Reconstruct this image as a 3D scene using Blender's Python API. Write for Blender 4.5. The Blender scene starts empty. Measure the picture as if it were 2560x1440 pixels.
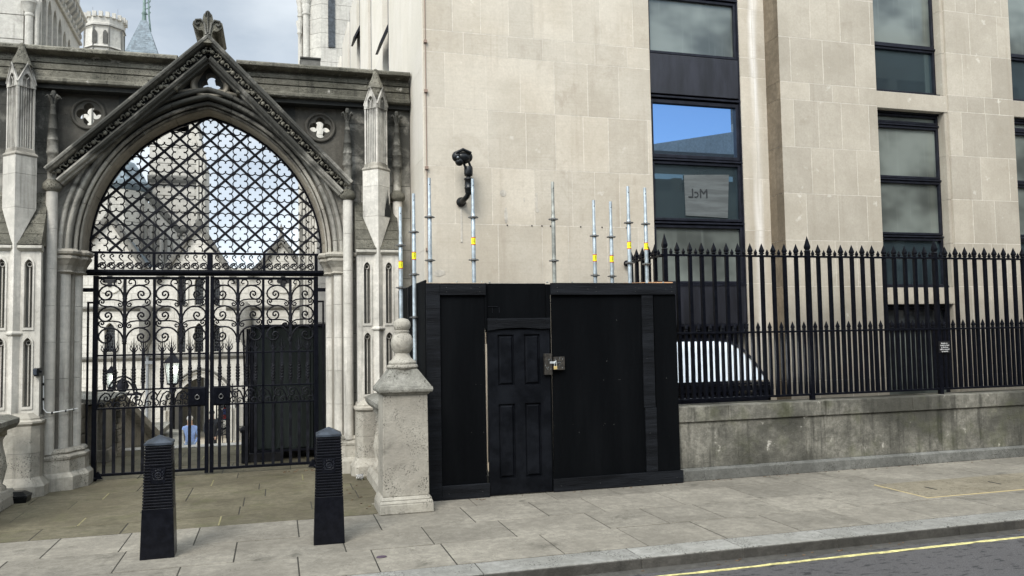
import bpy, math, random
from mathutils import Vector, Matrix
from math import sin, cos, pi, radians, sqrt, atan2
random.seed(7)
S = bpy.context.scene
C = S.collection

# ------------------------------------------------------------------ camera
cam_d = bpy.data.cameras.new('camera'); cam = bpy.data.objects.new('camera', cam_d); C.objects.link(cam)
yaw, pit, rol = .28342, .05724, .01699
fw = Vector((sin(yaw)*cos(pit), cos(yaw)*cos(pit), sin(pit))); rt0 = Vector((cos(yaw), -sin(yaw), 0)); up0 = rt0.cross(fw)
rt = rt0*cos(rol) - up0*sin(rol); up = up0*cos(rol) + rt0*sin(rol)
M = Matrix((rt, up, -fw)).transposed().to_4x4(); M.translation = (0, 0, 1.8)
cam.matrix_world = M
cam_d.sensor_width = 36; cam_d.lens = 2030.5/2560*36; cam_d.clip_end = 2000; cam_d.clip_start = .05
S.camera = cam
S.render.resolution_x = 1024; S.render.resolution_y = 576

# ------------------------------------------------------------------ sky, sun, exposure
SUN_EL, SUN_AZ = radians(44), radians(214)      # azimuth clockwise from +Y: behind the camera, to the left
sund = Vector((sin(SUN_AZ)*cos(SUN_EL), cos(SUN_AZ)*cos(SUN_EL), sin(SUN_EL)))
W = bpy.data.worlds.new('World'); S.world = W; W.use_nodes = True
nt = W.node_tree; nt.nodes.clear()
def N(t, typ, **kw):
    n = t.nodes.new(typ)
    for k, v in kw.items():
        if k.startswith('i_'): n.inputs[int(k[2:])].default_value = v
        else: setattr(n, k, v)
    return n
sky = N(nt, 'ShaderNodeTexSky', sky_type='NISHITA', sun_disc=False, sun_elevation=SUN_EL, sun_rotation=SUN_AZ)
skys = N(nt, 'ShaderNodeVectorMath', operation='SCALE'); skys.inputs['Scale'].default_value = .10
nt.links.new(sky.outputs[0], skys.inputs[0])
tc = N(nt, 'ShaderNodeTexCoord'); mp = N(nt, 'ShaderNodeMapping'); mp.inputs['Scale'].default_value = (1, 1, 2.2)
mp.inputs['Location'].default_value = (.35, .2, .1)
nt.links.new(tc.outputs['Generated'], mp.inputs['Vector'])
n1 = N(nt, 'ShaderNodeTexNoise'); n1.inputs['Scale'].default_value = 2.4; n1.inputs['Detail'].default_value = 7; n1.inputs['Roughness'].default_value = .52
n2 = N(nt, 'ShaderNodeTexNoise'); n2.inputs['Scale'].default_value = 1.1; n2.inputs['Detail'].default_value = 3
for n in (n1, n2): nt.links.new(mp.outputs[0], n.inputs['Vector'])
cr = N(nt, 'ShaderNodeValToRGB')      # cloud tone
e = cr.color_ramp.elements; e[0].position = .34; e[0].color = (.38, .44, .51, 1); e[1].position = .58; e[1].color = (.68, .73, .77, 1)
nt.links.new(n1.outputs[0], cr.inputs[0])
# clouds brighten towards the hidden sun
dp = N(nt, 'ShaderNodeVectorMath', operation='DOT_PRODUCT'); dp.inputs[1].default_value = sund
nt.links.new(tc.outputs['Generated'], dp.inputs[0])
mr = N(nt, 'ShaderNodeMapRange'); mr.inputs[1].default_value = -.1; mr.inputs[2].default_value = 1; mr.inputs[3].default_value = .68; mr.inputs[4].default_value = 2.3
nt.links.new(dp.outputs['Value'], mr.inputs[0])
cs = N(nt, 'ShaderNodeVectorMath', operation='SCALE'); nt.links.new(cr.outputs[0], cs.inputs[0]); nt.links.new(mr.outputs[0], cs.inputs['Scale'])
# a gap of blue in the clouds over the street
gp = N(nt, 'ShaderNodeVectorMath', operation='DOT_PRODUCT'); gd = Vector((.50, -.86, .30)).normalized(); gp.inputs[1].default_value = gd
nt.links.new(tc.outputs['Generated'], gp.inputs[0])
ga = N(nt, 'ShaderNodeMath', operation='MULTIPLY_ADD'); ga.inputs[1].default_value = .10; nt.links.new(n2.outputs[0], ga.inputs[0]); nt.links.new(gp.outputs['Value'], ga.inputs[2])
gm = N(nt, 'ShaderNodeMapRange', interpolation_type='SMOOTHSTEP'); gm.inputs[1].default_value = 1.0; gm.inputs[2].default_value = 1.035; gm.inputs[3].default_value = .93; gm.inputs[4].default_value = .0
nt.links.new(ga.outputs[0], gm.inputs[0])
mx = N(nt, 'ShaderNodeMix', data_type='RGBA'); nt.links.new(gm.outputs[0], mx.inputs[0]); nt.links.new(skys.outputs[0], mx.inputs[6]); nt.links.new(cs.outputs[0], mx.inputs[7])
hz = N(nt, 'ShaderNodeSeparateXYZ'); nt.links.new(tc.outputs['Generated'], hz.inputs[0])
hm = N(nt, 'ShaderNodeMapRange', interpolation_type='SMOOTHSTEP'); hm.inputs[1].default_value = .02; hm.inputs[2].default_value = .38; hm.inputs[3].default_value = 1.38; hm.inputs[4].default_value = 1.0
nt.links.new(hz.outputs[2], hm.inputs[0])
hs = N(nt, 'ShaderNodeVectorMath', operation='SCALE'); nt.links.new(mx.outputs[2], hs.inputs[0]); nt.links.new(hm.outputs[0], hs.inputs['Scale'])
bg = N(nt, 'ShaderNodeBackground'); nt.links.new(hs.outputs[0], bg.inputs[0]); bg.inputs[1].default_value = 1.0
ow = N(nt, 'ShaderNodeOutputWorld'); nt.links.new(bg.outputs[0], ow.inputs[0])
sl = bpy.data.lights.new('sun', 'SUN'); sl.energy = 1.75; sl.angle = radians(24); sl.color = (1, .95, .88)
so = bpy.data.objects.new('sun', sl); C.objects.link(so); so.rotation_euler = (-sund).to_track_quat('-Z', 'Y').to_euler(); so.location = (0, -3, 20)
V = S.view_settings; V.view_transform = 'Standard'; V.look = 'None'; V.gamma = 1; V.exposure = 0.95
try: V.use_curve_mapping = False
except Exception: pass

# ------------------------------------------------------------------ materials
def mat(name):
    m = bpy.data.materials.new(name); m.use_nodes = True; t = m.node_tree
    b = t.nodes['Principled BSDF']; return m, t, b
def mix(t, f, a, b, mode='MIX'):
    n = N(t, 'ShaderNodeMix', data_type='RGBA', blend_type=mode)
    for k, v in ((0, f), (6, a), (7, b)):
        if hasattr(v, 'is_output') or hasattr(v, 'links'): t.links.new(v, n.inputs[k])
        else: n.inputs[k].default_value = v if k == 0 or len(v) == 4 else (*v, 1)
    return n.outputs[2]
def noise(t, vec, sc, det=5, ro=.55, dist=0):
    n = N(t, 'ShaderNodeTexNoise'); n.inputs['Scale'].default_value = sc; n.inputs['Detail'].default_value = det
    n.inputs['Roughness'].default_value = ro; n.inputs['Distortion'].default_value = dist; t.links.new(vec, n.inputs['Vector']); return n.outputs[0]
def rng(t, v, a, b, c=0, d=1, smooth=True):
    n = N(t, 'ShaderNodeMapRange', interpolation_type='SMOOTHSTEP' if smooth else 'LINEAR')
    for i, q in enumerate((a, b, c, d)): n.inputs[i+1].default_value = q
    t.links.new(v, n.inputs[0]); return n.outputs[0]
def mth(t, op, a, b=None):
    n = N(t, 'ShaderNodeMath', operation=op)
    for i, v in enumerate((a, b)):
        if v is None: continue
        if hasattr(v, 'links'): t.links.new(v, n.inputs[i])
        else: n.inputs[i].default_value = v
    return n.outputs[0]
def scaled(t, vec, s):
    n = N(t, 'ShaderNodeMapping'); n.inputs['Scale'].default_value = s; t.links.new(vec, n.inputs['Vector']); return n.outputs[0]
def stone(name, base, alt, dark=(.035, .035, .03), damt=.5, streak=.3, pits=.0, zs=None, rough=.85, bump=.25, green=0, pale=0, lime=False, grain=.45):
    """weathered stone: block tone from the mesh, blotches, rain streaks, pits, soot that thickens between two heights"""
    m, t, b = mat(name); g = N(t, 'ShaderNodeNewGeometry').outputs['Position']
    at = N(t, 'ShaderNodeAttribute', attribute_name='tone').outputs['Fac']
    col = mix(t, rng(t, noise(t, g, 1.3, 6), .35, .65), base, alt)
    col = mix(t, rng(t, noise(t, g, 34, 4, .7), .3, .8, 0, .35), col, tuple(c*.72 for c in base))
    col = mix(t, rng(t, noise(t, g, 11, 9, .78), .42, .60, grain, 0), col, tuple(c*.55 for c in base))
    if pale: col = mix(t, rng(t, noise(t, g, 5.5, 7, .62), .64, .72, 0, pale), col, (.60, .57, .50))
    st = noise(t, scaled(t, g, (9, 9, .55)), 1.0, 6, .65)
    col = mix(t, rng(t, st, .5, .78, 0, streak), col, dark)
    bl = noise(t, g, 2.2, 8, .68, .4)
    if zs:
        sp = N(t, 'ShaderNodeSeparateXYZ'); t.links.new(g, sp.inputs[0])
        zf = rng(t, sp.outputs[2], zs[0], zs[1], 0, zs[2])
        d = rng(t, mth(t, 'ADD', bl, zf), .56, .82, 0, damt)
    else: d = rng(t, bl, .55, .75, 0, damt)
    col = mix(t, d, col, dark)
    if green: col = mix(t, rng(t, noise(t, g, 3.1, 6), .5, .72, 0, green), col, (.09, .10, .035))
    if lime:         # chalky run-off down one pier, faint tooling across the blocks
        sp = N(t, 'ShaderNodeSeparateXYZ'); t.links.new(g, sp.inputs[0])
        dx = mth(t, 'ABSOLUTE', mth(t, 'SUBTRACT', mth(t, 'ADD', sp.outputs[0], mth(t, 'MULTIPLY', noise(t, g, 1.2, 3), .12)), 6.77))
        col = mix(t, mth(t, 'MULTIPLY', rng(t, dx, .0, .10, .85, 0), rng(t, st, .35, .6, .3, 1)), col, (.74, .71, .66))
        col = mix(t, rng(t, noise(t, scaled(t, g, (1.2, 1.2, 60)), 1, 4), .45, .8, 0, .25), col, tuple(c*.75 for c in base))
        col = mix(t, rng(t, noise(t, g, .7, 3), .45, .62, 0, .25), col, (.43, .40, .34))
    if pits:
        p = noise(t, g, 60, 3, .6); q = noise(t, g, 4, 4)
        col = mix(t, mth(t, 'MULTIPLY', rng(t, p, .55, .62), rng(t, q, .46, .58, 0, pits)), col, (.03, .028, .022))
    col = mix(t, 1.0, col, at, 'MULTIPLY')
    t.links.new(col, b.inputs['Base Color']); b.inputs['Roughness'].default_value = rough
    b.inputs['Specular IOR Level'].default_value = .25
    bp = N(t, 'ShaderNodeBump'); bp.inputs['Strength'].default_value = bump; bp.inputs['Distance'].default_value = .02
    hh = mth(t, 'ADD', noise(t, g, 55, 6, .7), mth(t, 'MULTIPLY', noise(t, g, 9, 4), 1.5))
    t.links.new(hh, bp.inputs['Height']); t.links.new(bp.outputs[0], b.inputs['Normal'])
    return m
def simple(name, col, rough=.5, metal=0, var=.0, vs=8, bump=0, bs=40, spec=.5, stretch=None):
    m, t, b = mat(name); g = N(t, 'ShaderNodeNewGeometry').outputs['Position']
    v = scaled(t, g, stretch) if stretch else g
    c = mix(t, rng(t, noise(t, v, vs, 6, .65), .35, .7), tuple(x*(1-var) for x in col), tuple(min(1, x*(1+var)+var*.01) for x in col))
    t.links.new(c, b.inputs['Base Color']); b.inputs['Roughness'].default_value = rough; b.inputs['Metallic'].default_value = metal
    b.inputs['Specular IOR Level'].default_value = spec
    if bump:
        bp = N(t, 'ShaderNodeBump'); bp.inputs['Strength'].default_value = bump; bp.inputs['Distance'].default_value = .01
        t.links.new(noise(t, v, bs, 5, .6), bp.inputs['Height']); t.links.new(bp.outputs[0], b.inputs['Normal'])
    return m
def emit(name, col, s):
    m, t, b = mat(name); b.inputs['Base Color'].default_value = (*col, 1); b.inputs['Emission Color'].default_value = (*col, 1); b.inputs['Emission Strength'].default_value = s; return m

M_port2 = stone('projecting_bay_stone', (.385, .345, .278), (.455, .412, .338), dark=(.26, .22, .165), damt=.4, streak=.35, pale=.6, bump=.12, grain=.10)
M_port = stone('portland_stone', (.455, .405, .325), (.54, .49, .405), dark=(.30, .25, .19), damt=.5, streak=.35, pale=.6, bump=.12, lime=True, grain=.10)
M_side = stone('portland_stone_return', (.56, .52, .44), (.61, .57, .50), dark=(.34, .30, .25), damt=.2, streak=.25, bump=.08, grain=.05)
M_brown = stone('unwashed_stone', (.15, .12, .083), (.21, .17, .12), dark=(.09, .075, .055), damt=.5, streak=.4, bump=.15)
M_mort = stone('pale_mortar', (.68, .63, .54), (.60, .55, .465), damt=.2, streak=.2)
M_gate = stone('gateway_stone', (.43, .41, .355), (.27, .255, .22), dark=(.036, .036, .031), damt=.94, streak=.6, zs=(3.0, 4.8, .32), bump=.4)
M_shaft = stone('pale_shaft_stone', (.62, .59, .525), (.44, .42, .37), dark=(.05, .048, .042), damt=.8, streak=.65, zs=(3.8, 5.6, .24), bump=.2)
M_soot = stone('sooty_stone', (.11, .105, .082), (.24, .225, .18), dark=(.016, .016, .013), damt=.95, streak=.75, pale=.6, bump=1.0, pits=1.0)
M_mouldst = stone('moulding_stone', (.44, .41, .345), (.29, .27, .23), dark=(.03, .029, .025), damt=.92, streak=.4, zs=(3.2, 4.9, .24), bump=.3)
M_tan = stone('tan_stone', (.34, .30, .235), (.24, .215, .17), dark=(.05, .047, .04), damt=.6, streak=.4, bump=.3)
M_tandark = stone('sooty_tan_stone', (.11, .102, .085), (.065, .061, .052), dark=(.02, .02, .017), damt=.7, bump=.4)
M_black = stone('sooty_shaded_stone', (.022, .023, .022), (.04, .04, .035), damt=.5, streak=.3, bump=.3)  # black of soot, and of painted shade in the cavetto and stair void
M_court = stone('court_stone', (.56, .54, .49), (.48, .46, .415), dark=(.20, .19, .165), damt=.4, streak=.3, bump=.2)
M_courtu = stone('court_upper_stone', (.47, .45, .40), (.40, .38, .34), dark=(.11, .105, .09), damt=.5, streak=.4, bump=.25)
M_courtd = stone('court_dark_stone', (.12, .117, .105), (.19, .183, .165), damt=.5, streak=.3)
M_plinth = stone('plinth_stone', (.075, .073, .06), (.25, .238, .20), dark=(.022, .022, .018), damt=.9, streak=1.0, bump=.6, green=.25, pale=.8)
M_granite = stone('granite', (.105, .105, .095), (.17, .17, .155), dark=(.05, .05, .045), damt=.6, streak=.3, pits=1.0, bump=.3)
M_kerb = stone('kerb_granite', (.235, .23, .205), (.30, .295, .27), dark=(.09, .088, .078), damt=.5, streak=0, pits=1.0, bump=.3)
M_post = stone('post_stone', (.42, .395, .335), (.27, .25, .21), dark=(.06, .056, .045), damt=.8, streak=.5, pits=.75, bump=.4)
M_cap = stone('lichened_stone', (.16, .155, .13), (.32, .31, .27), dark=(.035, .035, .03), damt=.7, streak=.4, pits=.8, bump=.6)
M_flag = stone('concrete_flag', (.20, .183, .15), (.28, .258, .212), dark=(.07, .065, .052), damt=.85, pits=.35, streak=0, bump=.15)
M_york = stone('york_stone', (.105, .092, .060), (.165, .147, .10), dark=(.042, .042, .022), damt=.7, streak=0, bump=.25, green=.22)
M_gap = stone('joint_dirt', (.05, .047, .038), (.035, .033, .027), damt=.4, streak=0)
M_iron = simple('black_painted_iron', (.0018, .0024, .0052), .36, 0, .25, 20, .15, 60, spec=.13)
M_boll = simple('bollard_paint', (.0022, .0028, .0055), .30, 0, .25, 20, .12, 50, spec=.24)
M_capiron2 = simple('crest_highlight_iron', (.012, .014, .02), .35, 0, .3, 12, spec=.35)  # lighter base colour paints a highlight onto the bollard crest
M_iron2 = simple('dull_black_iron', (.0045, .005, .008), .55, 0, .5, 12, .2, 60, spec=.15)
M_board = simple('black_painted_plywood', (.0014, .0019, .0026), .7, 0, .15, 2.5, .25, 30, stretch=(1, 1, .12), spec=.06)
M_timber = simple('black_painted_timber', (.0035, .0045, .0065), .6, 0, .5, 3, .6, 26, stretch=(.3, 1, 4), spec=.14)
M_door = simple('black_painted_door', (.0022, .003, .005), .5, 0, .35, 5, .15, 50, spec=.11)
M_raw = simple('bare_wood_edge', (.55, .45, .33), .8, 0, .2)
M_oldwood = simple('scuffed_brown_board', (.02, .016, .011), .6, 0, .8, 40, .4, 60)
M_galv = simple('galvanised_steel', (.44, .50, .53), .42, .6, .22, 14, .15, 60)
M_galvd = simple('weathered_steel', (.30, .31, .28), .55, .5, .35, 10, .2, 50)
M_ring = simple('dark_zinc', (.16, .16, .155), .5, .6, .3)
M_yel = simple('yellow_label', (.85, .82, .01), .5); M_red = simple('red_print', (.5, .04, .01), .5); M_ink = simple('black_print', (.01, .01, .01), .6)
M_brass = simple('brass', (.80, .60, .25), .35, .5); M_chrome = simple('zinc_hasp', (.65, .68, .68), .4, .6)
M_frame = simple('dark_window_frame', (.008, .009, .015), .45, 0, .3, spec=.25)
M_spand = simple('dark_spandrel_panel', (.0085, .009, .0145), .5, 0, .5, 1.6, .05, stretch=(2.5, 2.5, .5))
M_white = simple('white_paint', (.75, .75, .72), .5); M_sgntext = simple('white_lettering', (.75, .75, .73), .6)
M_plastic = simple('black_plastic', (.005, .006, .007), .32, 0, .2, spec=.3)
M_blackhole = simple('black_void', (.004, .004, .005), .8)
M_cabin = simple('dark_green_cladding', (.026, .033, .031), .6, 0, .3, 1.5, stretch=(4, 4, .5), spec=.2)
M_slate = simple('blue_grey_slate', (.115, .145, .165), .6, 0, .35, 5, .5, 20)
M_lead = simple('lead', (.16, .17, .18), .6, 0, .2)
M_copper = simple('verdigris_metal', (.10, .15, .13), .6, 0, .3)
M_pipe = simple('brown_cable', (.24, .17, .13), .7)
M_leadglass = simple('leaded_glass', (.02, .024, .028), .2, 0, .6, 9)
M_lampglass = simple('lamp_glass', (.55, .60, .60), .15)
M_lamp = emit('lamp_glow', (1, .93, .78), 6)
M_skin = simple('skin', (.45, .28, .20), .6); M_hair = simple('grey_hair', (.45, .43, .40), .8)
M_shirt = simple('blue_shirt', (.20, .29, .52), .8, 0, .15); M_jeans = simple('grey_blue_trousers', (.16, .20, .30), .8, 0, .2); M_navy = simple('dark_uniform', (.008, .009, .013), .8)
M_redp = simple('red_paint', (.45, .03, .04), .3); M_bluep = simple('blue_paint', (.03, .07, .32), .3); M_rub = simple('tyre_rubber', (.02, .02, .02), .8); M_pinkc = simple('salmon_cloth', (.7, .3, .22), .8)
M_sand = stone('courtyard_paving', (.52, .46, .36), (.58, .52, .42), damt=.2, streak=0)
M_litter = simple('pale_litter', (.6, .55, .42), .6); M_leaf = simple('dark_leaf', (.05, .03, .05), .7)
M_slab = stone('inspection_cover_concrete', (.20, .175, .125), (.26, .23, .17), dark=(.10, .08, .055), damt=.5, streak=0, pits=.7, bump=.4)
M_yline = simple('yellow_road_paint', (.50, .45, .19), .8, 0, .35, 22)

def asphalt():
    m, t, b = mat('asphalt'); g = N(t, 'ShaderNodeNewGeometry').outputs['Position']
    c = mix(t, rng(t, noise(t, g, 1.1, 5), .35, .7), (.034, .032, .032), (.05, .047, .047))
    c = mix(t, rng(t, noise(t, g, 120, 3, .7), .35, .7), c, (.10, .096, .096))
    c = mix(t, rng(t, noise(t, scaled(t, g, (9, 26, 14)), 1, 3, .6), .56, .64, 0, .9), c, (.010, .010, .011))
    t.links.new(c, b.inputs['Base Color']); b.inputs['Roughness'].default_value = .8
    bp = N(t, 'ShaderNodeBump'); bp.inputs['Strength'].default_value = .7; bp.inputs['Distance'].default_value = .01
    t.links.new(noise(t, g, 110, 4, .7), bp.inputs['Height']); t.links.new(bp.outputs[0], b.inputs['Normal']); return m
M_asph = asphalt()
def pane_mat(name, col, frost, refl, rough=.02, tint=(.9, .95, 1)):
    """glass over a lit or dim room: a coated clear reflection on a hazy body"""
    m, t, b = mat(name); g = N(t, 'ShaderNodeNewGeometry').outputs['Position']
    c = mix(t, rng(t, noise(t, scaled(t, g, (.8, .8, 1.2)), 1.0, 3), .35, .65), tuple(x*(1-frost) for x in col), col)
    c = mix(t, rng(t, noise(t, scaled(t, g, (14, 14, .8)), 1, 5), .55, .8, 0, .25), c, tuple(x*1.5 for x in col))
    t.links.new(c, b.inputs['Base Color']); b.inputs['Roughness'].default_value = .5; b.inputs['Specular IOR Level'].default_value = .3
    gl = N(t, 'ShaderNodeBsdfGlossy'); gl.inputs['Roughness'].default_value = rough; gl.inputs['Color'].default_value = (*tint, 1)
    lw = N(t, 'ShaderNodeFresnel'); lw.inputs['IOR'].default_value = 1.5
    f = mth(t, 'ADD', lw.outputs[0], refl)
    ms = N(t, 'ShaderNodeMixShader'); t.links.new(f, ms.inputs[0]); t.links.new(b.outputs[0], ms.inputs[1]); t.links.new(gl.outputs[0], ms.inputs[2])
    t.links.new(ms.outputs[0], t.nodes['Material Output'].inputs[0]); return m
M_pane = pane_mat('hazy_window_glass', (.17, .19, .17), .7, .03, .11, (.85, .95, .88))
M_paneblue = pane_mat('mirror_window_glass', (.02, .022, .026), .3, .62, .01, (.42, .66, 1.0))
M_panedark = pane_mat('dark_window_glass', (.016, .028, .034), .3, .10, .01, (.6, .85, .95))
M_paneclear = pane_mat('clear_dark_window_glass', (.035, .04, .042), .5, .10)
M_rooflight = pane_mat('rooflight_glass', (.80, .86, .90), .05, .35, .15)

# ------------------------------------------------------------------ mesh builder
class MB:
    def __init__(s): s.v = []; s.f = []; s.t = []; s.m = []; s.sm = []
    def add(s, vs, fs, tone=1.0, mi=0, smooth=False):
        o = len(s.v); s.v += [tuple(v) for v in vs]
        for f in fs: s.f.append([o+i for i in f]); s.t.append(tone); s.m.append(mi); s.sm.append(smooth)
        return s
    def box(s, x0, x1, y0, y1, z0, z1, tone=1.0, mi=0):
        vs = [(x, y, z) for z in (z0, z1) for y in (y0, y1) for x in (x0, x1)]
        return s.add(vs, [(0, 2, 3, 1), (4, 5, 7, 6), (0, 1, 5, 4), (2, 6, 7, 3), (0, 4, 6, 2), (1, 3, 7, 5)], tone, mi)
    def frustum(s, cx, cy, z0, z1, a0, b0, a1, b1, tone=1.0, mi=0):
        vs = [(cx+i*a, cy+j*b, z) for z, a, b in ((z0, a0, b0), (z1, a1, b1)) for i, j in ((-1, -1), (1, -1), (1, 1), (-1, 1))]
        return s.add(vs, [(3, 2, 1, 0), (4, 5, 6, 7)]+[(i, (i+1) % 4, 4+(i+1) % 4, 4+i) for i in range(4)], tone, mi)
    def poly(s, rings, tone=1.0, mi=0, caps=True, smooth=False, closed=False):
        """rings: list of equally long vertex loops joined in order"""
        n = len(rings[0]); vs = [p for r in rings for p in r]; fs = []
        R = len(rings)
        for k in range(R if closed else R-1):
            a, b = k*n, ((k+1) % R)*n
            for i in range(n): fs.append((a+i, a+(i+1) % n, b+(i+1) % n, b+i))
        s.add(vs, fs, tone, mi, smooth)
        if caps and not closed:
            s.add(rings[0], [tuple(reversed(range(n)))], tone, mi); s.add(rings[-1], [tuple(range(n))], tone, mi)
        return s
    def tube(s, path, r, n=8, tone=1.0, mi=0, smooth=True, flat=None, ncap=True):
        path = [Vector(p) for p in path]; rs = r if isinstance(r, (list, tuple)) else [r]*len(path); rings = []
        ref = None
        for i, p in enumerate(path):
            d = (path[min(i+1, len(path)-1)]-path[max(i-1, 0)])
            if d.length < 1e-9: d = Vector((0, 0, 1))
            d.normalize()
            if ref is None: ref = Vector((0, 1, 0)) if abs(d.y) < .9 else Vector((1, 0, 0))
            u = d.cross(ref)
            if u.length < 1e-5: u = d.cross(Vector((1, 0, 0)))
            u.normalize(); w = u.cross(d).normalized()
            ku, kw = (1, 1) if flat is None else flat
            rings.append([p+u*cos(2*pi*k/n+pi/n)*rs[i]*ku+w*sin(2*pi*k/n+pi/n)*rs[i]*kw for k in range(n)])
        return s.poly(rings, tone, mi, ncap, smooth)
    def lathe(s, cx, cy, prof, n=24, tone=1.0, mi=0, smooth=True, rot=0, sq=1):
        rings = [[(cx+r*cos(2*pi*k/n+rot), cy+r*sin(2*pi*k/n+rot)*sq, z) for k in range(n)] for r, z in prof]
        return s.poly(rings, tone, mi, True, smooth)
    def ball(s, c, r, n=10, tone=1.0, mi=0, sc=(1, 1, 1)):
        rings = []
        for i in range(1, n):
            a = pi*i/n; rings.append([(c[0]+r*sc[0]*sin(a)*cos(2*pi*k/n), c[1]+r*sc[1]*sin(a)*sin(2*pi*k/n), c[2]-r*sc[2]*cos(a)) for k in range(n)])
        return s.poly(rings, tone, mi, True, True)
    def ext(s, pts, y0, y1, tone=1.0, mi=0):
        """outline in x,z pushed from y0 to y1"""
        return s.poly([[(x, y0, z) for x, z in pts], [(x, y1, z) for x, z in pts]], tone, mi)
    def sweep(s, prof, path, tone=1.0, mi=0, smooth=False, closed=False):
        """path: list of (origin, axis_a, axis_b); prof in those axes"""
        return s.poly([[o+a*p+b*q for p, q in prof] for o, a, b in path], tone, mi, True, smooth, closed)
    def xf(s, fn, start=0):
        s.v[start:] = [tuple(fn(*v)) for v in s.v[start:]]; return s
    def join(s, o, fn=None):
        off = len(s.v); s.v += [tuple(fn(*v)) if fn else v for v in o.v]
        s.f += [[i+off for i in f] for f in o.f]; s.t += o.t; s.m += o.m; s.sm += o.sm; return s
def plate(outer, holes, y0, y1, tone=1.0, mi=0, mb=None):
    """flat slab in the x-z plane with real holes"""
    cu = bpy.data.curves.new('tmp', 'CURVE'); cu.dimensions = '2D'; cu.fill_mode = 'BOTH'; cu.extrude = abs(y1-y0)/2
    for pl in [outer]+holes:
        sp = cu.splines.new('POLY'); sp.points.add(len(pl)-1); sp.use_cyclic_u = True
        for i, (x, z) in enumerate(pl): sp.points[i].co = (x, z, 0, 1)
    ob = bpy.data.objects.new('tmp', cu); C.objects.link(ob)
    me = bpy.data.meshes.new_from_object(ob); 
    mb = mb or MB(); ym = (y0+y1)/2
    mb.add([(v.co.x, ym-v.co.z, v.co.y) for v in me.vertices], [tuple(p.vertices) for p in me.polygons], tone, mi)
    bpy.data.objects.remove(ob); bpy.data.curves.remove(cu); bpy.data.meshes.remove(me); return mb
def build(mb, name, mats, parent=None, bevel=0, fixn=True):
    me = bpy.data.meshes.new(name); me.from_pydata(mb.v, [], mb.f); mats = mats if isinstance(mats, (list, tuple)) else [mats]
    for m in mats: me.materials.append(m)
    me.polygons.foreach_set('material_index', mb.m); me.polygons.foreach_set('use_smooth', mb.sm)
    a = me.attributes.new('tone', 'FLOAT', 'FACE'); a.data.foreach_set('value', mb.t)
    if fixn:
        import bmesh
        b = bmesh.new(); b.from_mesh(me); bmesh.ops.recalc_face_normals(b, faces=b.faces); b.to_mesh(me); b.free()
    me.update(); o = bpy.data.objects.new(name, me); C.objects.link(o)
    if parent:
        o.parent = parent; o.matrix_parent_inverse = Matrix.Translation(parent['org']).inverted() if 'org' in parent else Matrix.Identity(4)
    if bevel:
        bv = o.modifiers.new('bevel', 'BEVEL'); bv.width = bevel; bv.segments = 2; bv.limit_method = 'ANGLE'; bv.angle_limit = radians(40)
    return o
def thing(name, label, cat, loc=(0, 0, 0), group=None, local=False):
    o = bpy.data.objects.new(name, None); C.objects.link(o); o.location = loc; o['label'] = label; o['category'] = cat
    o.empty_display_size = .1
    if group: o['group'] = group
    if not local: ORG[o.name] = Vector(loc)
    return o
ORG = {}
_b = build
def build(mb, name, mats, parent=None, bevel=0, fixn=True):
    o = _b(mb, name, mats, None, bevel, fixn)
    if parent is not None:
        o.parent = parent; r = parent
        off = Vector((0, 0, 0))
        while r is not None:
            if r.name in ORG: off = ORG[r.name]; break
            r = r.parent
        if parent.name in ORG: o.matrix_parent_inverse = Matrix.Translation(off).inverted()
    return o
def islands(mb, name, mats, parent, bevel=0):
    """builds every unconnected cluster of the collected shapes as an object of its own"""
    par = list(range(len(mb.v)))
    def fd(a):
        while par[a] != a: par[a] = par[par[a]]; a = par[a]
        return a
    for f in mb.f:
        for i in f[1:]: par[fd(i)] = fd(f[0])
    grid = {}
    for i, v in enumerate(mb.v):
        k = (round(v[0], 3), round(v[1], 3), round(v[2], 3))
        if k in grid: par[fd(i)] = fd(grid[k])
        else: grid[k] = i
    groups = {}
    for fi, f in enumerate(mb.f): groups.setdefault(fd(f[0]), []).append(fi)
    for fl in groups.values():
        m = MB(); mp = {}
        for fi in fl:
            for i in mb.f[fi]:
                if i not in mp: mp[i] = len(m.v); m.v.append(mb.v[i])
            m.f.append([mp[i] for i in mb.f[fi]]); m.t.append(mb.t[fi]); m.m.append(mb.m[fi]); m.sm.append(mb.sm[fi])
        build(m, name, mats, parent, bevel)
def crisp(o, a=32):
    m_ = o.modifiers.new('edges', 'EDGE_SPLIT'); m_.split_angle = radians(a); return o
def tag(o, label, cat, group=None):
    o['label'] = label; o['category'] = cat
    if group: o['group'] = group
    return o
def struct(o): o['kind'] = 'structure'; return o
def dup(root, loc=None, rz=None):
    def cp(o, par):
        c = o.copy(); C.objects.link(c)
        if par: c.parent = par
        for ch in kids.get(o.name, []): cp(ch, c)
        return c
    kids = {}
    for o in list(C.objects):
        if o.parent: kids.setdefault(o.parent.name, []).append(o)
    r = cp(root, None)
    if loc: r.location = loc
    if rz is not None: r.rotation_euler = (0, 0, rz)
    return r
def tn(a=.9, b=1.06): return random.uniform(a, b)
def joints(x0, x1, lo, hi):
    xs = [x0]; 
    while xs[-1] < x1-hi*1.05: xs.append(xs[-1]+random.uniform(lo, hi))
    if x1-xs[-1] > hi: xs.append((xs[-1]+x1)/2)
    return xs+[x1]
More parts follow.
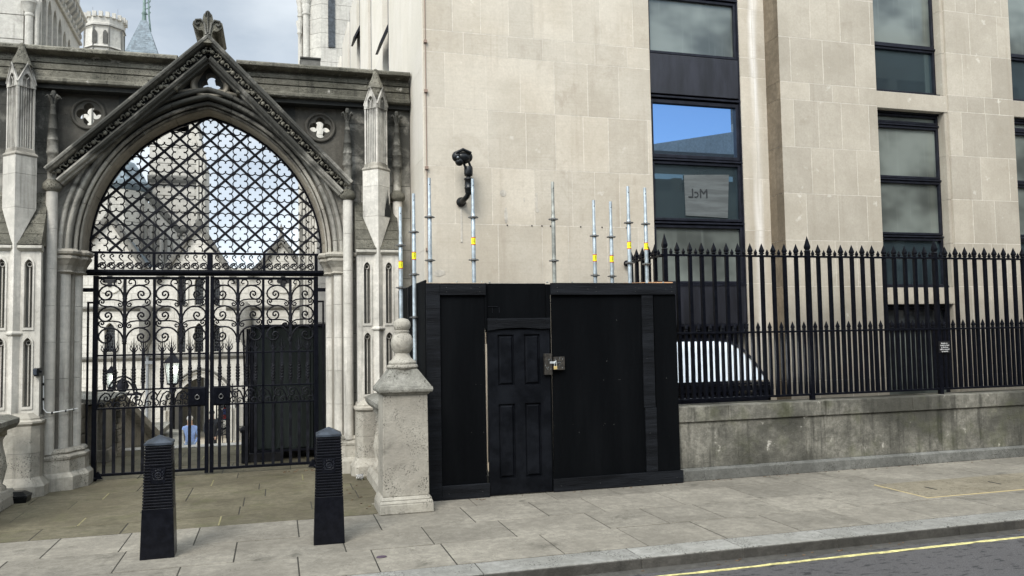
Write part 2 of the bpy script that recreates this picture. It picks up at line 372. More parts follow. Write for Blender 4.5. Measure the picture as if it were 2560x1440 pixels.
def ashlar(x0, x1, zs, y, depth=.05, lo=.45, hi=.75, gap=.0085, mb=None, mort=1, vary=(.89, 1.06), joint_depth=.0012):
    """coursed blocks facing -Y with a mortar sheet a few millimetres behind; zs may be uneven"""
    mb = mb or MB()
    for k in range(len(zs)-1):
        xs = joints(x0-(random.uniform(0, lo*.8) if k % 2 else 0), x1, lo, hi)
        for i in range(len(xs)-1):
            a, b = max(xs[i], x0), xs[i+1]
            if b-a < .02: continue
            mb.box(a+(gap/2 if a > x0 else 0), b-(gap/2 if b < x1 else 0), y, y+depth, zs[k]+gap/2, zs[k+1]-gap/2, tn(*vary))
    mb.box(x0+.001, x1-.001, y+joint_depth, y+depth+.01, zs[0]+.001, zs[-1]-.001, 1.0, mort)
    return mb

# ================================================================== GROUND
RZ = -.085
g = MB(); g.box(-60, 80, -40, 6.22, RZ-.3, RZ); struct(build(g, 'road', M_asph))
g = MB()          # base under the paving
g.box(-30, 60, 6.2, 14.88, -.4, -.004); g.box(1.83, 60, 14.88, 40, -.4, -.004); struct(build(g, 'ground', M_gap))
k = MB(); x = -7.0
while x < 14:
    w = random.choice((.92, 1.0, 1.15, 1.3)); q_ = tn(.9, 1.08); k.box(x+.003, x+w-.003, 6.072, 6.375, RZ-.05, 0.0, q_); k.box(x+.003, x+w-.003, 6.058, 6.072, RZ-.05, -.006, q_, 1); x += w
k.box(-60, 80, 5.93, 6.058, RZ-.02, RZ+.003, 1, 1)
M_kface = stone('shaded_grimy_kerb_face', (.055, .052, .045), (.09, .085, .075), dark=(.02, .02, .018), damt=.6, streak=.4, bump=.4)  # face coloured darker for its shade as well as grime
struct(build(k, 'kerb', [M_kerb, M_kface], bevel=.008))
f = MB(); rows = [6.38, 7.06, 7.74, 8.455]
for r in range(3):
    x = -8+random.random()*.7
    while x < 15:
        w = random.choice((.6, .75, .75, .9, .9)); f.box(x+.0055, x+w-.0055, rows[r]+.0055, rows[r+1]-.0055, -.05, random.uniform(-.002, .002), tn(.82, 1.08)); x += w
x = .99
while x < 15: w = random.choice((.75, .9, 1.05)); f.box(x+.004, x+w-.004, 8.459, 9.0, -.05, random.uniform(-.001, .001), tn(.84, 1.0)); x += w
struct(build(f, 'pavement', M_flag, bevel=.003))
f = MB(); y = 8.462
for d in (.47, .43, .5, .46, .42, .5, .46, .5, .46, .44, .5, .46, .5, .35):
    x = -9+random.random()
    while x < 1.9:
        w = random.uniform(.7, 1.35)
        if random.random() < .25 and x+w < 1.8: f.box(x+w-.008, x+w+.009, y+.03, y+d-.03, -.05, .0025, 1, 1)
        f.box(x+.005, min(x+w, 1.9)-.005, y+.004, min(y+d, 14.7)-.004, -.05, random.uniform(-.003, .002), tn(.86, 1.08)); x += w
    y += d
struct(build(f, 'forecourt', [M_york, stone('mossy_pointing', (.25, .225, .12), (.17, .16, .08), damt=.5, streak=0)], bevel=.004))
f = MB(); x = -5
while x < 1.8: f.box(x+.003, min(x+1.2, 1.8)-.003, 14.70, 15.02, -.16, .012, tn()); x += 1.2
for i in range(16): f.box(-3.2, 1.8, 15.02+i*.3, 15.32+i*.3, -.4-.17*(i+1), -.17*(i+1), tn())
struct(build(f, 'stone_steps', M_court, bevel=.006))
f = MB(); f.box(-60, 60, 19.8, 130, -3.2, -2.75); f.box(-60, -3.2, 15.02, 19.8, -3.2, -2.75); struct(build(f, 'courtyard', M_sand))
f = MB()          # road marking, slightly ragged
pts = [i*.12 for i in range(-20, 130)]
rg = [[(x, 5.80+random.uniform(-.005, .005), z) for z in (RZ, RZ+.004)]+[(x, 5.838+random.uniform(-.007, .007), z) for z in (RZ+.004, RZ)] for x in pts]
f.poly(rg); struct(build(f, 'yellow_line', M_yline))
f = MB()          # covers in the pavement
for x0, x1 in ((6.62, 7.46), (7.475, 8.4), (8.415, 9.3)): f.box(x0, x1, 7.14, 7.93, -.03, .0045, tn())
cv = tag(build(f, 'inspection_cover', [M_slab, M_blackhole], bevel=.002), 'row of sandy concrete inspection covers set in the pavement beyond the hoarding', 'manhole cover')
f = MB()
for x in (7.03, 7.93, 8.85): f.box(x-.012, x+.012, 7.45, 7.62, .0045, .007)
build(f, 'lifting_slot', M_blackhole, cv)
f = MB(); f.box(6.60, 9.32, 7.125, 7.14, -.03, .006); f.box(6.605, 6.62, 7.14, 7.93, -.03, .006); build(f, 'metal_edge', simple('pale_brass_edge', (.42, .34, .18), .7), cv)

# ================================================================== OFFICE BUILDING
YF, Y2 = 10.2, 9.86
ob = thing('office_building', 'pale stone office block with tall dark framed windows behind the railings', 'building', (1.82, 10.2, 0))
zs = [-.3, .2, .95, 1.70, 2.47, 3.24, 3.99, 4.75, 5.48, 5.77, 6.5, 7.25, 8.0, 8.7, 9.4, 10.1]
zs2 = [-.3, .4, 1.08, 1.75, 2.41, 3.065, 3.735, 4.405, 5.09, 5.345, 6.0, 6.66, 7.33, 8.0, 8.7, 9.4, 10.1]
w = MB()
ashlar(1.83, 5.04, zs, YF, .3, .32, .62, mb=w)
ashlar(6.48, 6.92, zs, YF, .3, .20, .42, mb=w)
build(w, 'wall', [M_port, M_mort], ob)
w = MB()
ashlar(6.905, 8.55, zs2, Y2, .5, .33, .56, mb=w)
ashlar(9.86, 11.12, zs2, Y2, .5, .33, .56, mb=w)
ashlar(12.9, 14.5, zs2, Y2, .5, .33, .56, mb=w)
ashlar(8.55, 9.86, [5.075, 5.325], Y2+.02, .4, 1.31, 1.4, mb=w); ashlar(8.55, 9.86, [2.15, 2.395], Y2+.02, .4, 1.31, 1.4, mb=w)
ashlar(11.12, 12.9, [5.09, 5.345], Y2+.02, .4, 1.7, 1.9, mb=w); ashlar(11.12, 12.9, [2.15, 2.395], Y2+.02, .4, 1.7, 1.9, mb=w)
build(w, 'projecting_bay', [M_port2, M_mort], ob)
w = MB()        # stone window reveals of the projecting bay
for x0, x1 in ((9.70, 9.858), (12.75, 12.898)):
    w = MB()
    for i in range(len(zs2)-1): w.box(x0+.10, x1, Y2+.03+.003*(i % 2), Y2+.5, zs2[i], zs2[i+1]-.004, tn(.86, 1.0))
    build(w, 'reveal', M_port2, ob)
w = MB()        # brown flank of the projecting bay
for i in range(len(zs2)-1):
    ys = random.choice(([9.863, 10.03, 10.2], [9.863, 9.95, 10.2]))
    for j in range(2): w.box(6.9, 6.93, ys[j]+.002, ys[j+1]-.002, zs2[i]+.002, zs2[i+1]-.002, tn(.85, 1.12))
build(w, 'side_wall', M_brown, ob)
w = MB()        # return wall along the court with tall fins
sz = [-2.8, -1.0, .5, 1.7, 2.9, 4.1, 5.3, 6.9, 8.5, 10.1]
for i in range(len(sz)-1):
    w.box(1.82, 2.2, 10.22, 12.0, sz[i], sz[i+1]-.003, tn(.96, 1.03)); w.box(1.82, 2.2, 12.0, 13.4, sz[i], sz[i+1]-.002, tn(.97, 1.02))
    w.box(2.25, 3.5, 13.3, 30, sz[i], sz[i+1]-.003, tn(.9, 1.0))
for ya_, yb_ in ((14.2, 15.9), (16.5, 18.1), (18.8, 20.6), (21.3, 23.2), (24.0, 26.2), (27.0, 29.0)):
    for i in range(len(sz)-1): w.box(1.82, 2.26, ya_, yb_, sz[i], sz[i+1]-.003, tn(.9, 1.04))
w.box(1.8, 3.5, 29.0, 31, -2.8, 10.1)
_fin = MB()
for ya_ in (13.405, 15.92, 18.12, 20.62, 23.22, 26.22): _fin.box(1.822, 1.90, ya_, ya_+.10, -2.7, 10.1)
build(w, 'return_wall', M_side, ob); islands(_fin, 'fin_window_frame', M_frame, ob)
w = MB()
for ya_, yb_ in ((13.42, 14.18), (15.92, 16.48), (18.12, 18.78), (20.62, 21.28), (23.22, 23.98), (26.22, 26.98)): w.box(2.05, 2.1, ya_, yb_, -2.7, 10)
build(w, 'glazing', M_paneclear, ob)
for yy, zz, ln in ((13.8, 6.75, .70), (18.5, 8.55, .62)):      # windows pivoted open
    w = MB(); p0 = Vector((2.0, yy, zz+ln)); p1 = Vector((1.70, yy, zz))
    w.poly([[(p.x-.025, y_, p.z), (p.x+.025, y_, p.z)] + [] for p in (p0,) for y_ in (yy-.30,)] and [[(p.x-.022, yy-.30, p.z), (p.x+.022, yy-.30, p.z), (p.x+.022, yy+.30, p.z), (p.x-.022, yy+.30, p.z)] for p in (p0, p1)])
    build(w, 'open_sash', M_frame, ob)
w = MB(); w.tube([(1.86, 10.19, 2.0), (1.85, 10.19, 10)], .006, 6)
for z in (2.9, 3.95, 4.95, 5.6, 6.4): w.box(1.835, 1.875, 10.16, 10.2, z-.018, z+.018)
build(w, 'lightning_cable', M_pipe, ob)

def glaze(x0, x1, y, z0, z1, m, bar=.05, name='window', depth=.09, fr=None, lbar=None):
    """one window: a frame of four mitred bars with its pane as a child"""
    w = MB(); lb = bar if lbar is None else lbar
    w.box(x0, x0+lb, y, y+depth, z0, z1); w.box(x1-bar, x1, y, y+depth, z0, z1)
    w.box(x0+lb, x1-bar, y, y+depth, z0, z0+bar); w.box(x0+lb, x1-bar, y, y+depth, z1-bar, z1)
    f = build(w, name, fr or M_frame, ob, bevel=.004)
    p = MB(); p.box(x0+lb*.9, x1-bar*.9, y+depth*.5, y+depth*.5+.012, z0+bar*.9, z1-bar*.9)
    pn = build(p, 'pane', m, f); return f, pn
xa, xb, yw = 5.06, 6.46, YF+.04
glaze(xa, xb, yw, 6.67, 8.2, M_pane, .05)
glaze(xa, xb, yw, 5.74, 6.58, M_pane, .038, lbar=.015)
glaze(xa, xb, yw, 4.25, 5.08, M_paneblue, .05, lbar=.03)
glaze(xa, xb, yw, 3.36, 4.20, M_panedark, .038, lbar=.03)
glaze(xa, xb, yw, 2.47, 3.30, M_pane, .038, lbar=.03)
w = MB(); w.box(xa, xb+.03, yw-.012, yw+.1, 5.16, 5.73); build(w, 'spandrel_panel', M_spand, ob, bevel=.006); w = MB(); w.box(xa, xb+.03, yw-.015, yw+.1, 1.90, 2.46)
build(w, 'spandrel_panel', M_spand, ob, bevel=.006)
w = MB()
for z in (6.61, 5.12, 4.225, 3.33, 2.455): w.box(xa-.01, xb+.035, yw-.025, yw+.1, z-.014, z+.010)
w.box(xb, xb+.04, yw-.02, yw+.1, 1.9, 8.2); w.box(xa-.03, xa, yw+.0, yw+.1, 1.9, 8.2)
for i in range(9): w.box(5.15+i*.155, 5.15+i*.155+.02, yw-.03, yw+.05, 1.78, 1.90)
w.box(xa, xb+.04, yw-.035, yw+.02, 1.87, 1.897); w.box(xa, xb+.04, yw-.035, yw+.02, 1.76, 1.785)
islands(w, 'window_rail', M_frame, ob)
def win2(x0, x1, y, top=True):
    for z0, z1, m in ((6.10, 8.4, M_pane), (5.37, 6.07, M_panedark), (4.90, 5.04, M_pane), (4.06, 4.86, M_pane), (3.20, 4.02, M_pane), (2.42, 3.15, M_panedark), (1.84, 2.10, M_paneclear), (.75, 1.80, M_pane), (.1, .72, M_paneclear)):
        glaze(x0, x1, y, z0, z1, m, .036, lbar=.012)
    w = MB()
    for z in (6.085, 4.88, 4.04, 3.175, 1.82): w.box(x0, x1+.02, y-.02, y+.1, z-.012, z+.010)
    w.box(x0-.02, x1+.06, y-.07, y+.1, 5.33, 5.365); w.box(x0-.02, x1+.06, y-.07, y+.1, 2.40, 2.43); w.box(x0, x1+.04, y-.02, y+.1, 5.045, 5.08); w.box(x0, x1+.04, y-.02, y+.1, 2.11, 2.15)
    islands(w, 'window_rail', M_frame, ob)
win2(8.56, 9.80, Y2+.16)
win2(11.15, 12.85, Y2+.10)
w = MB()       # curtain in the far window
for i in range(22): w.tube([(11.25+i*.028+.1*max(0, sin((z-6.1)*1.2))+((8.3-z)*.10), Y2+.27, z) for z in (8.3, 7.6, 7.0, 6.4, 6.12)], .018, 5)
build(w, 'curtain', simple('pale_curtain', (.42, .42, .38), .9), ob)
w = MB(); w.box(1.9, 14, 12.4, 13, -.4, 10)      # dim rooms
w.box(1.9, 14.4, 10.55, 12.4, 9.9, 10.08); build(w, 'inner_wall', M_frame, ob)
# paper sheet taped inside the dark pane and its lettering seen from behind
w = MB(); pts = [(5.57, 3.44), (6.24, 3.42), (6.28, 4.05), (5.56, 4.02)]
w.ext([(x, z) for x, z in pts], yw+.028, yw+.036); pp = build(w, 'paper_sheet', simple('pale_grey_paper', (.085, .095, .095), .8, 0, .25, 3, stretch=(.5, 1, 5)), ob)
def text(s, x, y, z, size, m, name, parent, mirror=False, align='CENTER', ext=.0015, rot=0):
    cu = bpy.data.curves.new('t', 'FONT'); cu.body = s; cu.size = size; cu.align_x = align; cu.extrude = ext; cu.resolution_u = 2
    ob_ = bpy.data.objects.new('t', cu); C.objects.link(ob_); me = bpy.data.meshes.new_from_object(ob_)
    mb = MB(); k_ = -1 if mirror else 1
    mb.add([(x+k_*v.co.x, y-v.co.z, z+v.co.y) for v in me.vertices], [tuple(p.vertices) for p in me.polygons])
    bpy.data.objects.remove(ob_); bpy.data.curves.remove(cu); return build(mb, name, m, parent)
text('McL', 5.775, yw+.024, 3.70, .185, simple('grey_lettering', (.015, .018, .02), .8), 'lettering', pp, True, ext=.003)
# rooflight over the basement area
rl = thing('rooflight', 'sloping glass rooflight below the first office window, behind the railings', 'skylight', (5.9, 9.9, 1.0))
w = MB(); w.add([(5.0, 9.84, 1.12), (6.50, 9.84, 1.12), (6.43, 9.91, 1.255), (6.34, 9.99, 1.41), (6.23, 10.06, 1.545), (6.08, 10.11, 1.64), (5.95, 10.12, 1.66), (5.0, 10.12, 1.66)], [tuple(range(8))]); w.add([(5.0, 9.86, 1.12), (6.50, 9.86, 1.12), (6.43, 9.93, 1.255), (6.34, 10.01, 1.41), (6.23, 10.08, 1.545), (6.08, 10.13, 1.64), (5.95, 10.14, 1.66), (5.0, 10.14, 1.66)], [tuple(range(7, -1, -1))])
build(w, 'glass', M_rooflight, rl, fixn=False)
w = MB(); w.tube([(6.52, 9.83, 1.09), (6.45, 9.90, 1.25), (6.36, 9.98, 1.42), (6.25, 10.05, 1.56), (6.09, 10.11, 1.665), (5.9, 10.12, 1.685)], .02, 4, smooth=False); w.tube([(4.6, 10.13, 1.69), (6.0, 10.13, 1.69)], .02, 4, smooth=False); w.tube([(4.6, 9.82, 1.08), (6.56, 9.82, 1.08)], .02, 4, smooth=False)
w.box(4.8, 6.62, 9.85, 9.9, .98, 1.05); w.box(4.8, 6.60, 9.9, 10.18, .0, .93); w.box(6.56, 6.6, 9.9, 10.18, .3, 1.08)
build(w, 'frame', M_frame, rl)

# ================================================================== PLINTH WALL
pw = thing('plinth_wall', 'low stained grey stone wall carrying the black railings', 'wall', (7, 9.1, 0))
w = MB(); xs = joints(4.60, 15, .8, 1.0)
for i in range(len(xs)-1): w.box(xs[i]+(.0008), xs[i+1]-.0008, 8.945, 9.3, .15, .70, tn(.86, 1.1))
build(w, 'wall_face', M_plinth, pw, bevel=.003)
w = MB(); xs = [4.60, 5.35, 6.75, 8.1, 9.5, 11.1, 12.5, 15]
for i in range(len(xs)-1): w.box(xs[i]+.002, xs[i+1]-.002, 8.92, 9.32, .703, .888, tn(.92, 1.08))
build(w, 'coping', M_plinth, pw, bevel=.008)
w = MB(); xs = [4.60, 6.2, 7.9, 9.8, 11.5, 15]
for i in range(len(xs)-1): w.poly([[(x, 8.90, 0), (x, 9.28, 0), (x, 9.28, .149), (x, 8.945, .149), (x, 8.90, .125)] for x in (xs[i]+.001, xs[i+1]-.001)], tn(.9, 1.1))
build(w, 'granite_base', M_granite, pw, bevel=.006)
w = MB(); w.box(4.60, 4.9, 9.33, 10.19, 0, .86); build(w, 'return_face', M_plinth, pw)

# ================================================================== RAILINGS
rf = thing('iron_railing', 'black spiked iron railing standing on the low stone wall', 'railing', (7, 9.1, .888))
YR = 9.10
def spear(mb, x, y, z, h, r, n=4):
    mb.lathe(x, y, [(r*.55, z), (r*.62, z+h*.10), (r*1.15, z+h*.16), (r*.7, z+h*.24), (r*1.0, z+h*.32), (r*1.05, z+h*.42), (.001, z+h)], n, rot=pi/4, smooth=False)
w = MB(); w.box(4.57, 14.6, YR-.026, YR+.026, 2.740, 2.765); w.box(4.57, 14.6, YR-.028, YR+.028, 1.765, 1.79); w.box(4.60, 14.6, YR-.022, YR+.022, .945, .972)
w.box(4.57, 4.61, YR+.03, 10.19, 2.730, 2.755); w.box(4.57, 4.61, YR+.03, 10.19, 1.765, 1.79)
w.ball((4.59, 10.15, 2.74), .045, 8); build(w, 'rail', M_iron, rf, bevel=.004)
def barmesh(tall):
    w = MB()
    if tall: w.box(-.027, .027, -.027, .027, .0, 1.93); spear(w, 0, 0, 1.90, .24, .040)
    else: w.box(-.0205, .0205, -.0205, .0205, .08, 1.875); spear(w, 0, 0, 1.875, .16, .034)
    return w
bar_tall = bar_n = None
px = 4.63; i = 0; N_BARS = []
xbars = [4.63+.17*j+.0013*j for j in range(58)]
spikem = MB(); spear(spikem, 0, 0, 0, .085, .022)
dogm = MB(); dogm.box(-.017, .017, -.017, .017, 0, .84); spear(dogm, 0, 0, .83, .125, .027)
protos = {}
def rep(name, mbf, m, parent, loc, key):
    if key not in protos:
        o = _b(mbf(), name, m, None, .0015 if 'bar' in key else 0); protos[key] = o
    else: o = protos[key].copy(); C.objects.link(o)
    o.parent = parent; off = ORG[parent.name]; o.matrix_parent_inverse = Matrix.Translation(off).inverted(); o.location = loc; return o
for j, x in enumerate(xbars):
    t = j % 12 == 0
    jit = random.uniform(-.004, .004)
    o_ = rep('standard' if t else 'bar', lambda: barmesh(t), M_iron, rf, (x+jit, YR, .885), 'standard' if t else 'bar'); o_.rotation_euler = (0, random.gauss(0, .0022), random.gauss(0, .06))
    if x < 13.5: rep('spike', lambda: spikem, M_iron, rf, (x+.085, YR, 2.76), 'spike')
    rep('short_bar', lambda: dogm, M_iron, rf, (x+.085+jit, YR, .955), 'dog_bar')
for j in range(1, 6):
    rep('bar', lambda: barmesh(False), M_iron, rf, (4.59, YR+.18*j, .875), 'bar'); rep('spike', lambda: spikem, M_iron, rf, (4.59, YR+.18*j-.09, 2.75), 'spike')
sg = thing('warning_plate', 'small black plate with white lettering fixed to the railing', 'sign', (8.79, 9.06, 1.45))
w = MB(); w.box(8.695, 8.885, 9.055, 9.062, 1.45, 1.61); build(w, 'plate', simple('black_enamel', (.006, .006, .007), .4), sg)
for i, s in enumerate(('Bicycles etc.', 'chained or fixed', 'to this fence', 'will be removed', 'by Security')):
    text(s, 8.79, 9.054, 1.574-i*.0275, .024, M_sgntext, 'lettering', sg, ext=.0006)

# ================================================================== HOARDING
hd = thing('hoarding', 'black painted plywood hoarding box standing on the pavement', 'hoarding', (3.1, 8.9, 0))
H = 2.385; y0 = 8.885
def brd(name, x0, x1, z0, z1, y, d=.02, m=None, par=None, bev=.003, tilt=0):
    w = MB(); w.box(x0, x1, y, y+d, z0, z1)
    if tilt: w.v = [(a, b, c+tilt*(a-x0)) for a, b, c in w.v]
    return build(w, name, m or M_board, par or hd, bevel=bev)
brd('plywood_sheet', 1.60, 2.262, .0, H, y0); brd('plywood_sheet', 2.275, 2.998, 1.70, H, y0+.03); brd('plywood_sheet', 3.055, 4.64, .012, H, y0+.002)
brd('batten', 1.592, 1.745, .0, H-.005, y0-.032, .03, M_timber); brd('top_board', 1.748, 2.27, H-.135, H-.004, y0-.036, .034, M_timber)
brd('bottom_board', 1.745, 2.285, .0, .155, y0-.036, .034, M_timber, tilt=.0); brd('top_board', 3.045, 4.645, H-.135, H+.003, y0-.038, .036, M_timber)
brd('bottom_board', 3.035, 4.665, .006, .15, y0-.042, .036, M_timber); brd('batten', 4.19, 4.335, .91, H-.138, y0-.024, .024, M_timber); brd('batten', 4.20, 4.345, .152, .905, y0-.026, .026, M_timber)
brd('batten', 4.35, 4.645, .152, H-.14, y0-.012, .012, M_board); brd('post', 3.0, 3.05, .0, H-.01, y0+.005, .05, M_board)
brd('post', 2.262, 2.285, 1.86, H, y0-.01, .03, M_board)
w = MB(); w.ext([(2.285, 1.985), (3.03, 1.985), (3.03, 1.865), (2.9, 1.862), (2.7, 1.878), (2.5, 1.873), (2.285, 1.850)], y0-.04, y0-.01); build(w, 'head_board', M_timber, hd, bevel=.003)
w = MB()       # pale sawn edges along the top
w.box(1.60, 2.26, y0+.001, y0+.019, H, H+.006); w.box(3.06, 4.63, y0+.003, y0+.021, H, H+.006); w.box(2.2712, 2.2735, y0+.006, y0+.02, .3, 1.83)
w.box(2.275, 2.28, y0-.008, y0, .28, .38); build(w, 'raw_edge', M_raw, hd)
w = MB(); w.poly([[(4.64, 8.93, H+.005), (4.64, 9.9, H+.06), (4.42, 9.9, H+.06), (4.42, 8.93, H+.005)], [(4.64, 8.93, H+.02), (4.64, 9.9, H+.075), (4.42, 9.9, H+.075), (4.42, 8.93, H+.02)]]); build(w, 'loose_board', simple('orange_board', (.55, .30, .15), .8), hd)
for ya, yb, zt in ((8.89, 10.02, H+.035), (10.03, 11.05, H+.03)):
    w = MB(); w.box(1.585, 1.605, ya, yb, 0, zt); build(w, 'side_sheet', M_board, hd, bevel=.002)
w = MB(); w.box(1.571, 1.585, 10.0, 10.06, 0, H+.02); build(w, 'batten', M_timber, hd)
w = MB(); w.box(4.62, 4.64, 8.91, 8.98, 0, H); build(w, 'side_sheet', M_board, hd)
w = MB()
for x in (2.36, 2.44): w.tube([(x, y0+.028, 2.05), (x, y0+.028, 2.11)], .004, 5)
w.tube([(2.31, y0+.025, 2.12), (2.42, y0+.025, 2.12)], .004, 5); build(w, 'wire', M_iron2, hd)
w = MB()
for x in (1.95, 2.24, 2.33, 3.02, 3.33, 4.5): w.ball((x, y0+.02, H+.012), .012, 6)
islands(w, 'bolt_end', M_galvd, hd)
w = MB(); rn = random.Random(21)
for i in range(34):
    x = rn.uniform(1.8, 4.6)
    if 2.26 < x < 3.05: continue
    z = rn.choice((rn.uniform(.2, 2.2), rn.uniform(.6, .75), 1.25)); yy = y0-.0006 if x < 2.27 else y0+.0016
    if x > 4.18: yy = y0-.0275
    a = rn.uniform(.001, .003); w.box(x-a, x+a, yy, yy+.001, z-a*rn.uniform(.6, 2), z+a)
for x in (1.82, 2.2, 3.12, 3.6, 4.1, 4.58): 
    for z in (H-.05, H-.10, .07): w.ball((x, y0-.037 if x < 3 else y0-.042, z), .0035, 5)
s_ = build(w, 'scuff_marks', simple('bare_scuff', (.09, .09, .085), .7), hd); s_['kind'] = 'stuff'
w = MB()
for x, z in ((3.50, H-.07), (4.15, H-.06), (4.5, H-.075), (2.1, H-.06)): w.poly([[(x+.013*cos(k_*pi/5), y, z+.009*sin(k_*pi/5)) for k_ in range(10)] for y in (y0-.0395, y0-.034)])
islands(w, 'knot', M_blackhole, hd)
# door with four raised panels
x0, x1, zb, zt, yd = 2.288, 3.022, .012, 1.856, y0-.012
w = MB(); dz = [(.19, 1.02), (1.225, 1.80)]; dx = [(2.405, 2.595), (2.715, 2.905)]
holes = [[(a, c), (b, c), (b, d), (a, d)] for a, b in dx for c, d in dz]
plate([(x0, zb), (x1, zb), (x1, zt), (x0, zt)], holes, yd, yd+.035, mb=w)
dr = build(w, 'door', M_door, hd, bevel=.002)
for a, b in dx:
    for c, d in dz:
        p = MB(); p.box(a, b, yd+.022, yd+.03, c, d)
        i1, i2 = .012, .034
        rr = [[(a+i, y, c+i), (b-i, y, c+i), (b-i, y, d-i), (a+i, y, d-i)] for i, y in ((i1, yd+.022), (i2, yd+.002), (i2+.001, yd+.0021))]
        p.poly(rr); build(p, 'panel', M_door, dr)
w = MB(); w.box(2.945, 3.035, y0-.062, y0-.014, 1.335, 1.575); build(w, 'lock_board', M_oldwood, hd, bevel=.003)
w = MB(); w.box(3.055, 3.19, y0-.05, y0-.004, 1.385, 1.535); build(w, 'lock_board', M_oldwood, hd, bevel=.003)
w = MB()
for i in range(26): 
    x = random.choice((random.uniform(2.95, 3.03), random.uniform(3.06, 3.185))); yy = y0-.063 if x < 3.04 else y0-.051
    w.ball((x, yy, random.uniform(1.395, 1.53)), random.uniform(.0018, .0035), 5)
build(w, 'screw', M_galv, hd)
w = MB(); w.box(3.005, 3.078, y0-.070, y0-.064, 1.462, 1.486); w.tube([(3.066, y0-.072, 1.478), (3.072, y0-.084, 1.486), (3.078, y0-.072, 1.490), (3.07, y0-.06, 1.484)], .006, 6); build(w, 'hasp', M_chrome, hd)
pl = thing('padlock', 'small brass padlock hanging from the hasp of the hoarding door', 'padlock', (3.066, 8.81, 1.42))
w = MB(); w.box(3.046, 3.084, y0-.088, y0-.070, 1.395, 1.431); build(w, 'body', M_brass, pl, bevel=.003)
w = MB(); w.tube([(3.053, y0-.079, 1.43), (3.053, y0-.079, 1.468), (3.058, y0-.079, 1.480), (3.066, y0-.079, 1.484), (3.073, y0-.079, 1.480), (3.078, y0-.079, 1.468), (3.078, y0-.079, 1.43)], .0032, 6); build(w, 'shackle', M_chrome, pl)

# ================================================================== SCAFFOLD STANDARDS
def pole_meshes(lbl, zl, weath=False):
    t = MB(); t.lathe(0, 0, [(.0242, 0), (.0242, .0)], 12) if 0 else None
    t.lathe(0, 0, [(.0242, -1.35), (.0242, .0), (.0242, .10), (.020, .115), (.0225, .13), (.0185, .145), (.0215, .165), (.0185, .18), (.0185, .425)], 14)
    return t
MG = M_galv
poles = [(1.41, 9.5, 3.325, 0, 'first from the left, against the gateway', 0), (1.555, 9.42, 3.475, 1, 'second from the left', 0), (1.70, 9.18, 3.62, 2, 'at the left front corner of the hoarding', 0),
         (2.215, 9.18, 3.63, 1, 'beside the black camera bracket', 0), (3.205, 9.18, 3.63, 2, 'the greenish weathered one above the padlocked door', 1), (3.86, 9.5, 3.48, 1, 'shorter one, left of the two short middle poles', 0),
         (4.09, 9.5, 3.47, 1, 'shorter one, right of the two short middle poles', 0), (4.19, 9.18, 3.61, 1, 'tall one just before the railing return', 0), (4.42, 9.18, 3.60, 1, 'rightmost, nearest the iron railing', 0)]
def ringm():
    r = MB(); n = 40
    out = [((.062 if (k*8//n*5) % 1 == 0 and (k % 10) < 6 else .052)*cos(2*pi*k/n), (.062 if (k % 10) < 6 else .052)*sin(2*pi*k/n)) for k in range(n)]
    r.poly([[(x*(.9 if zz else 1), y*(.9 if zz else 1), z) for x, y in out] for z, zz in ((-.006, 0), (.004, 0), (.007, 1))])
    r.lathe(0, 0, [(.030, -.016), (.030, .016)], 12); return r
for i, (x, y, top, lb, wh, wt) in enumerate(poles):
    lab = 'galvanised scaffold pole rising from the hoarding, '+wh
    p = thing('scaffold_pole', lab, 'scaffold pole', (x, y, 0), 'scaffold poles standing inside the hoarding', local=True)
    m = M_galvd if wt else M_galv; dz = top-.425
    t = MB(); zb = -dz
    t.lathe(0, 0, [(.0242, 0), (.0242, dz-.30), (.0242, dz), (.020, dz+.012), (.0228, dz+.028), (.0188, dz+.045), (.0218, dz+.062), (.0188, dz+.08), (.0188, top)], 14)
    def bo(mb, name, mm, bevel=0):
        o = _b(mb, name, mm, None, bevel); o.parent = p; return o
    bo(t, 'tube', m)
    h = MB(); h.box(-.005, .005, -.0195, -.0175, top-.085, top-.073); bo(h, 'pin_hole', M_blackhole)
    for rz_ in (dz-.03, dz-.53, dz-1.03):
        r = ringm(); r.v = [(a, b, c+rz_) for a, b, c in r.v]; bo(r, 'rosette', M_ring)
    if lb == 1 or lb == 0:
        l = MB(); zl = dz-.31 if lb == 1 else dz-.26
        l.lathe(0, 0, [(.0252, zl-.045), (.0252, zl+.045)], 16); bo(l, 'label', M_yel)
        l = MB(); l.lathe(0, 0, [(.0255, zl+.036), (.0255, zl+.046)], 16, mi=0); l.lathe(0, 0, [(.0255, zl-.046), (.0255, zl-.036)], 16); bo(l, 'label_border', M_red)
        l = MB()
        for dzz, ww in ((.022, .006), (.008, .004), (-.004, .007), (-.018, .004)): l.box(-ww, ww, -.0262, -.0245, zl+dzz-.004, zl+dzz+.004)
        bo(l, 'label_print', M_ink)

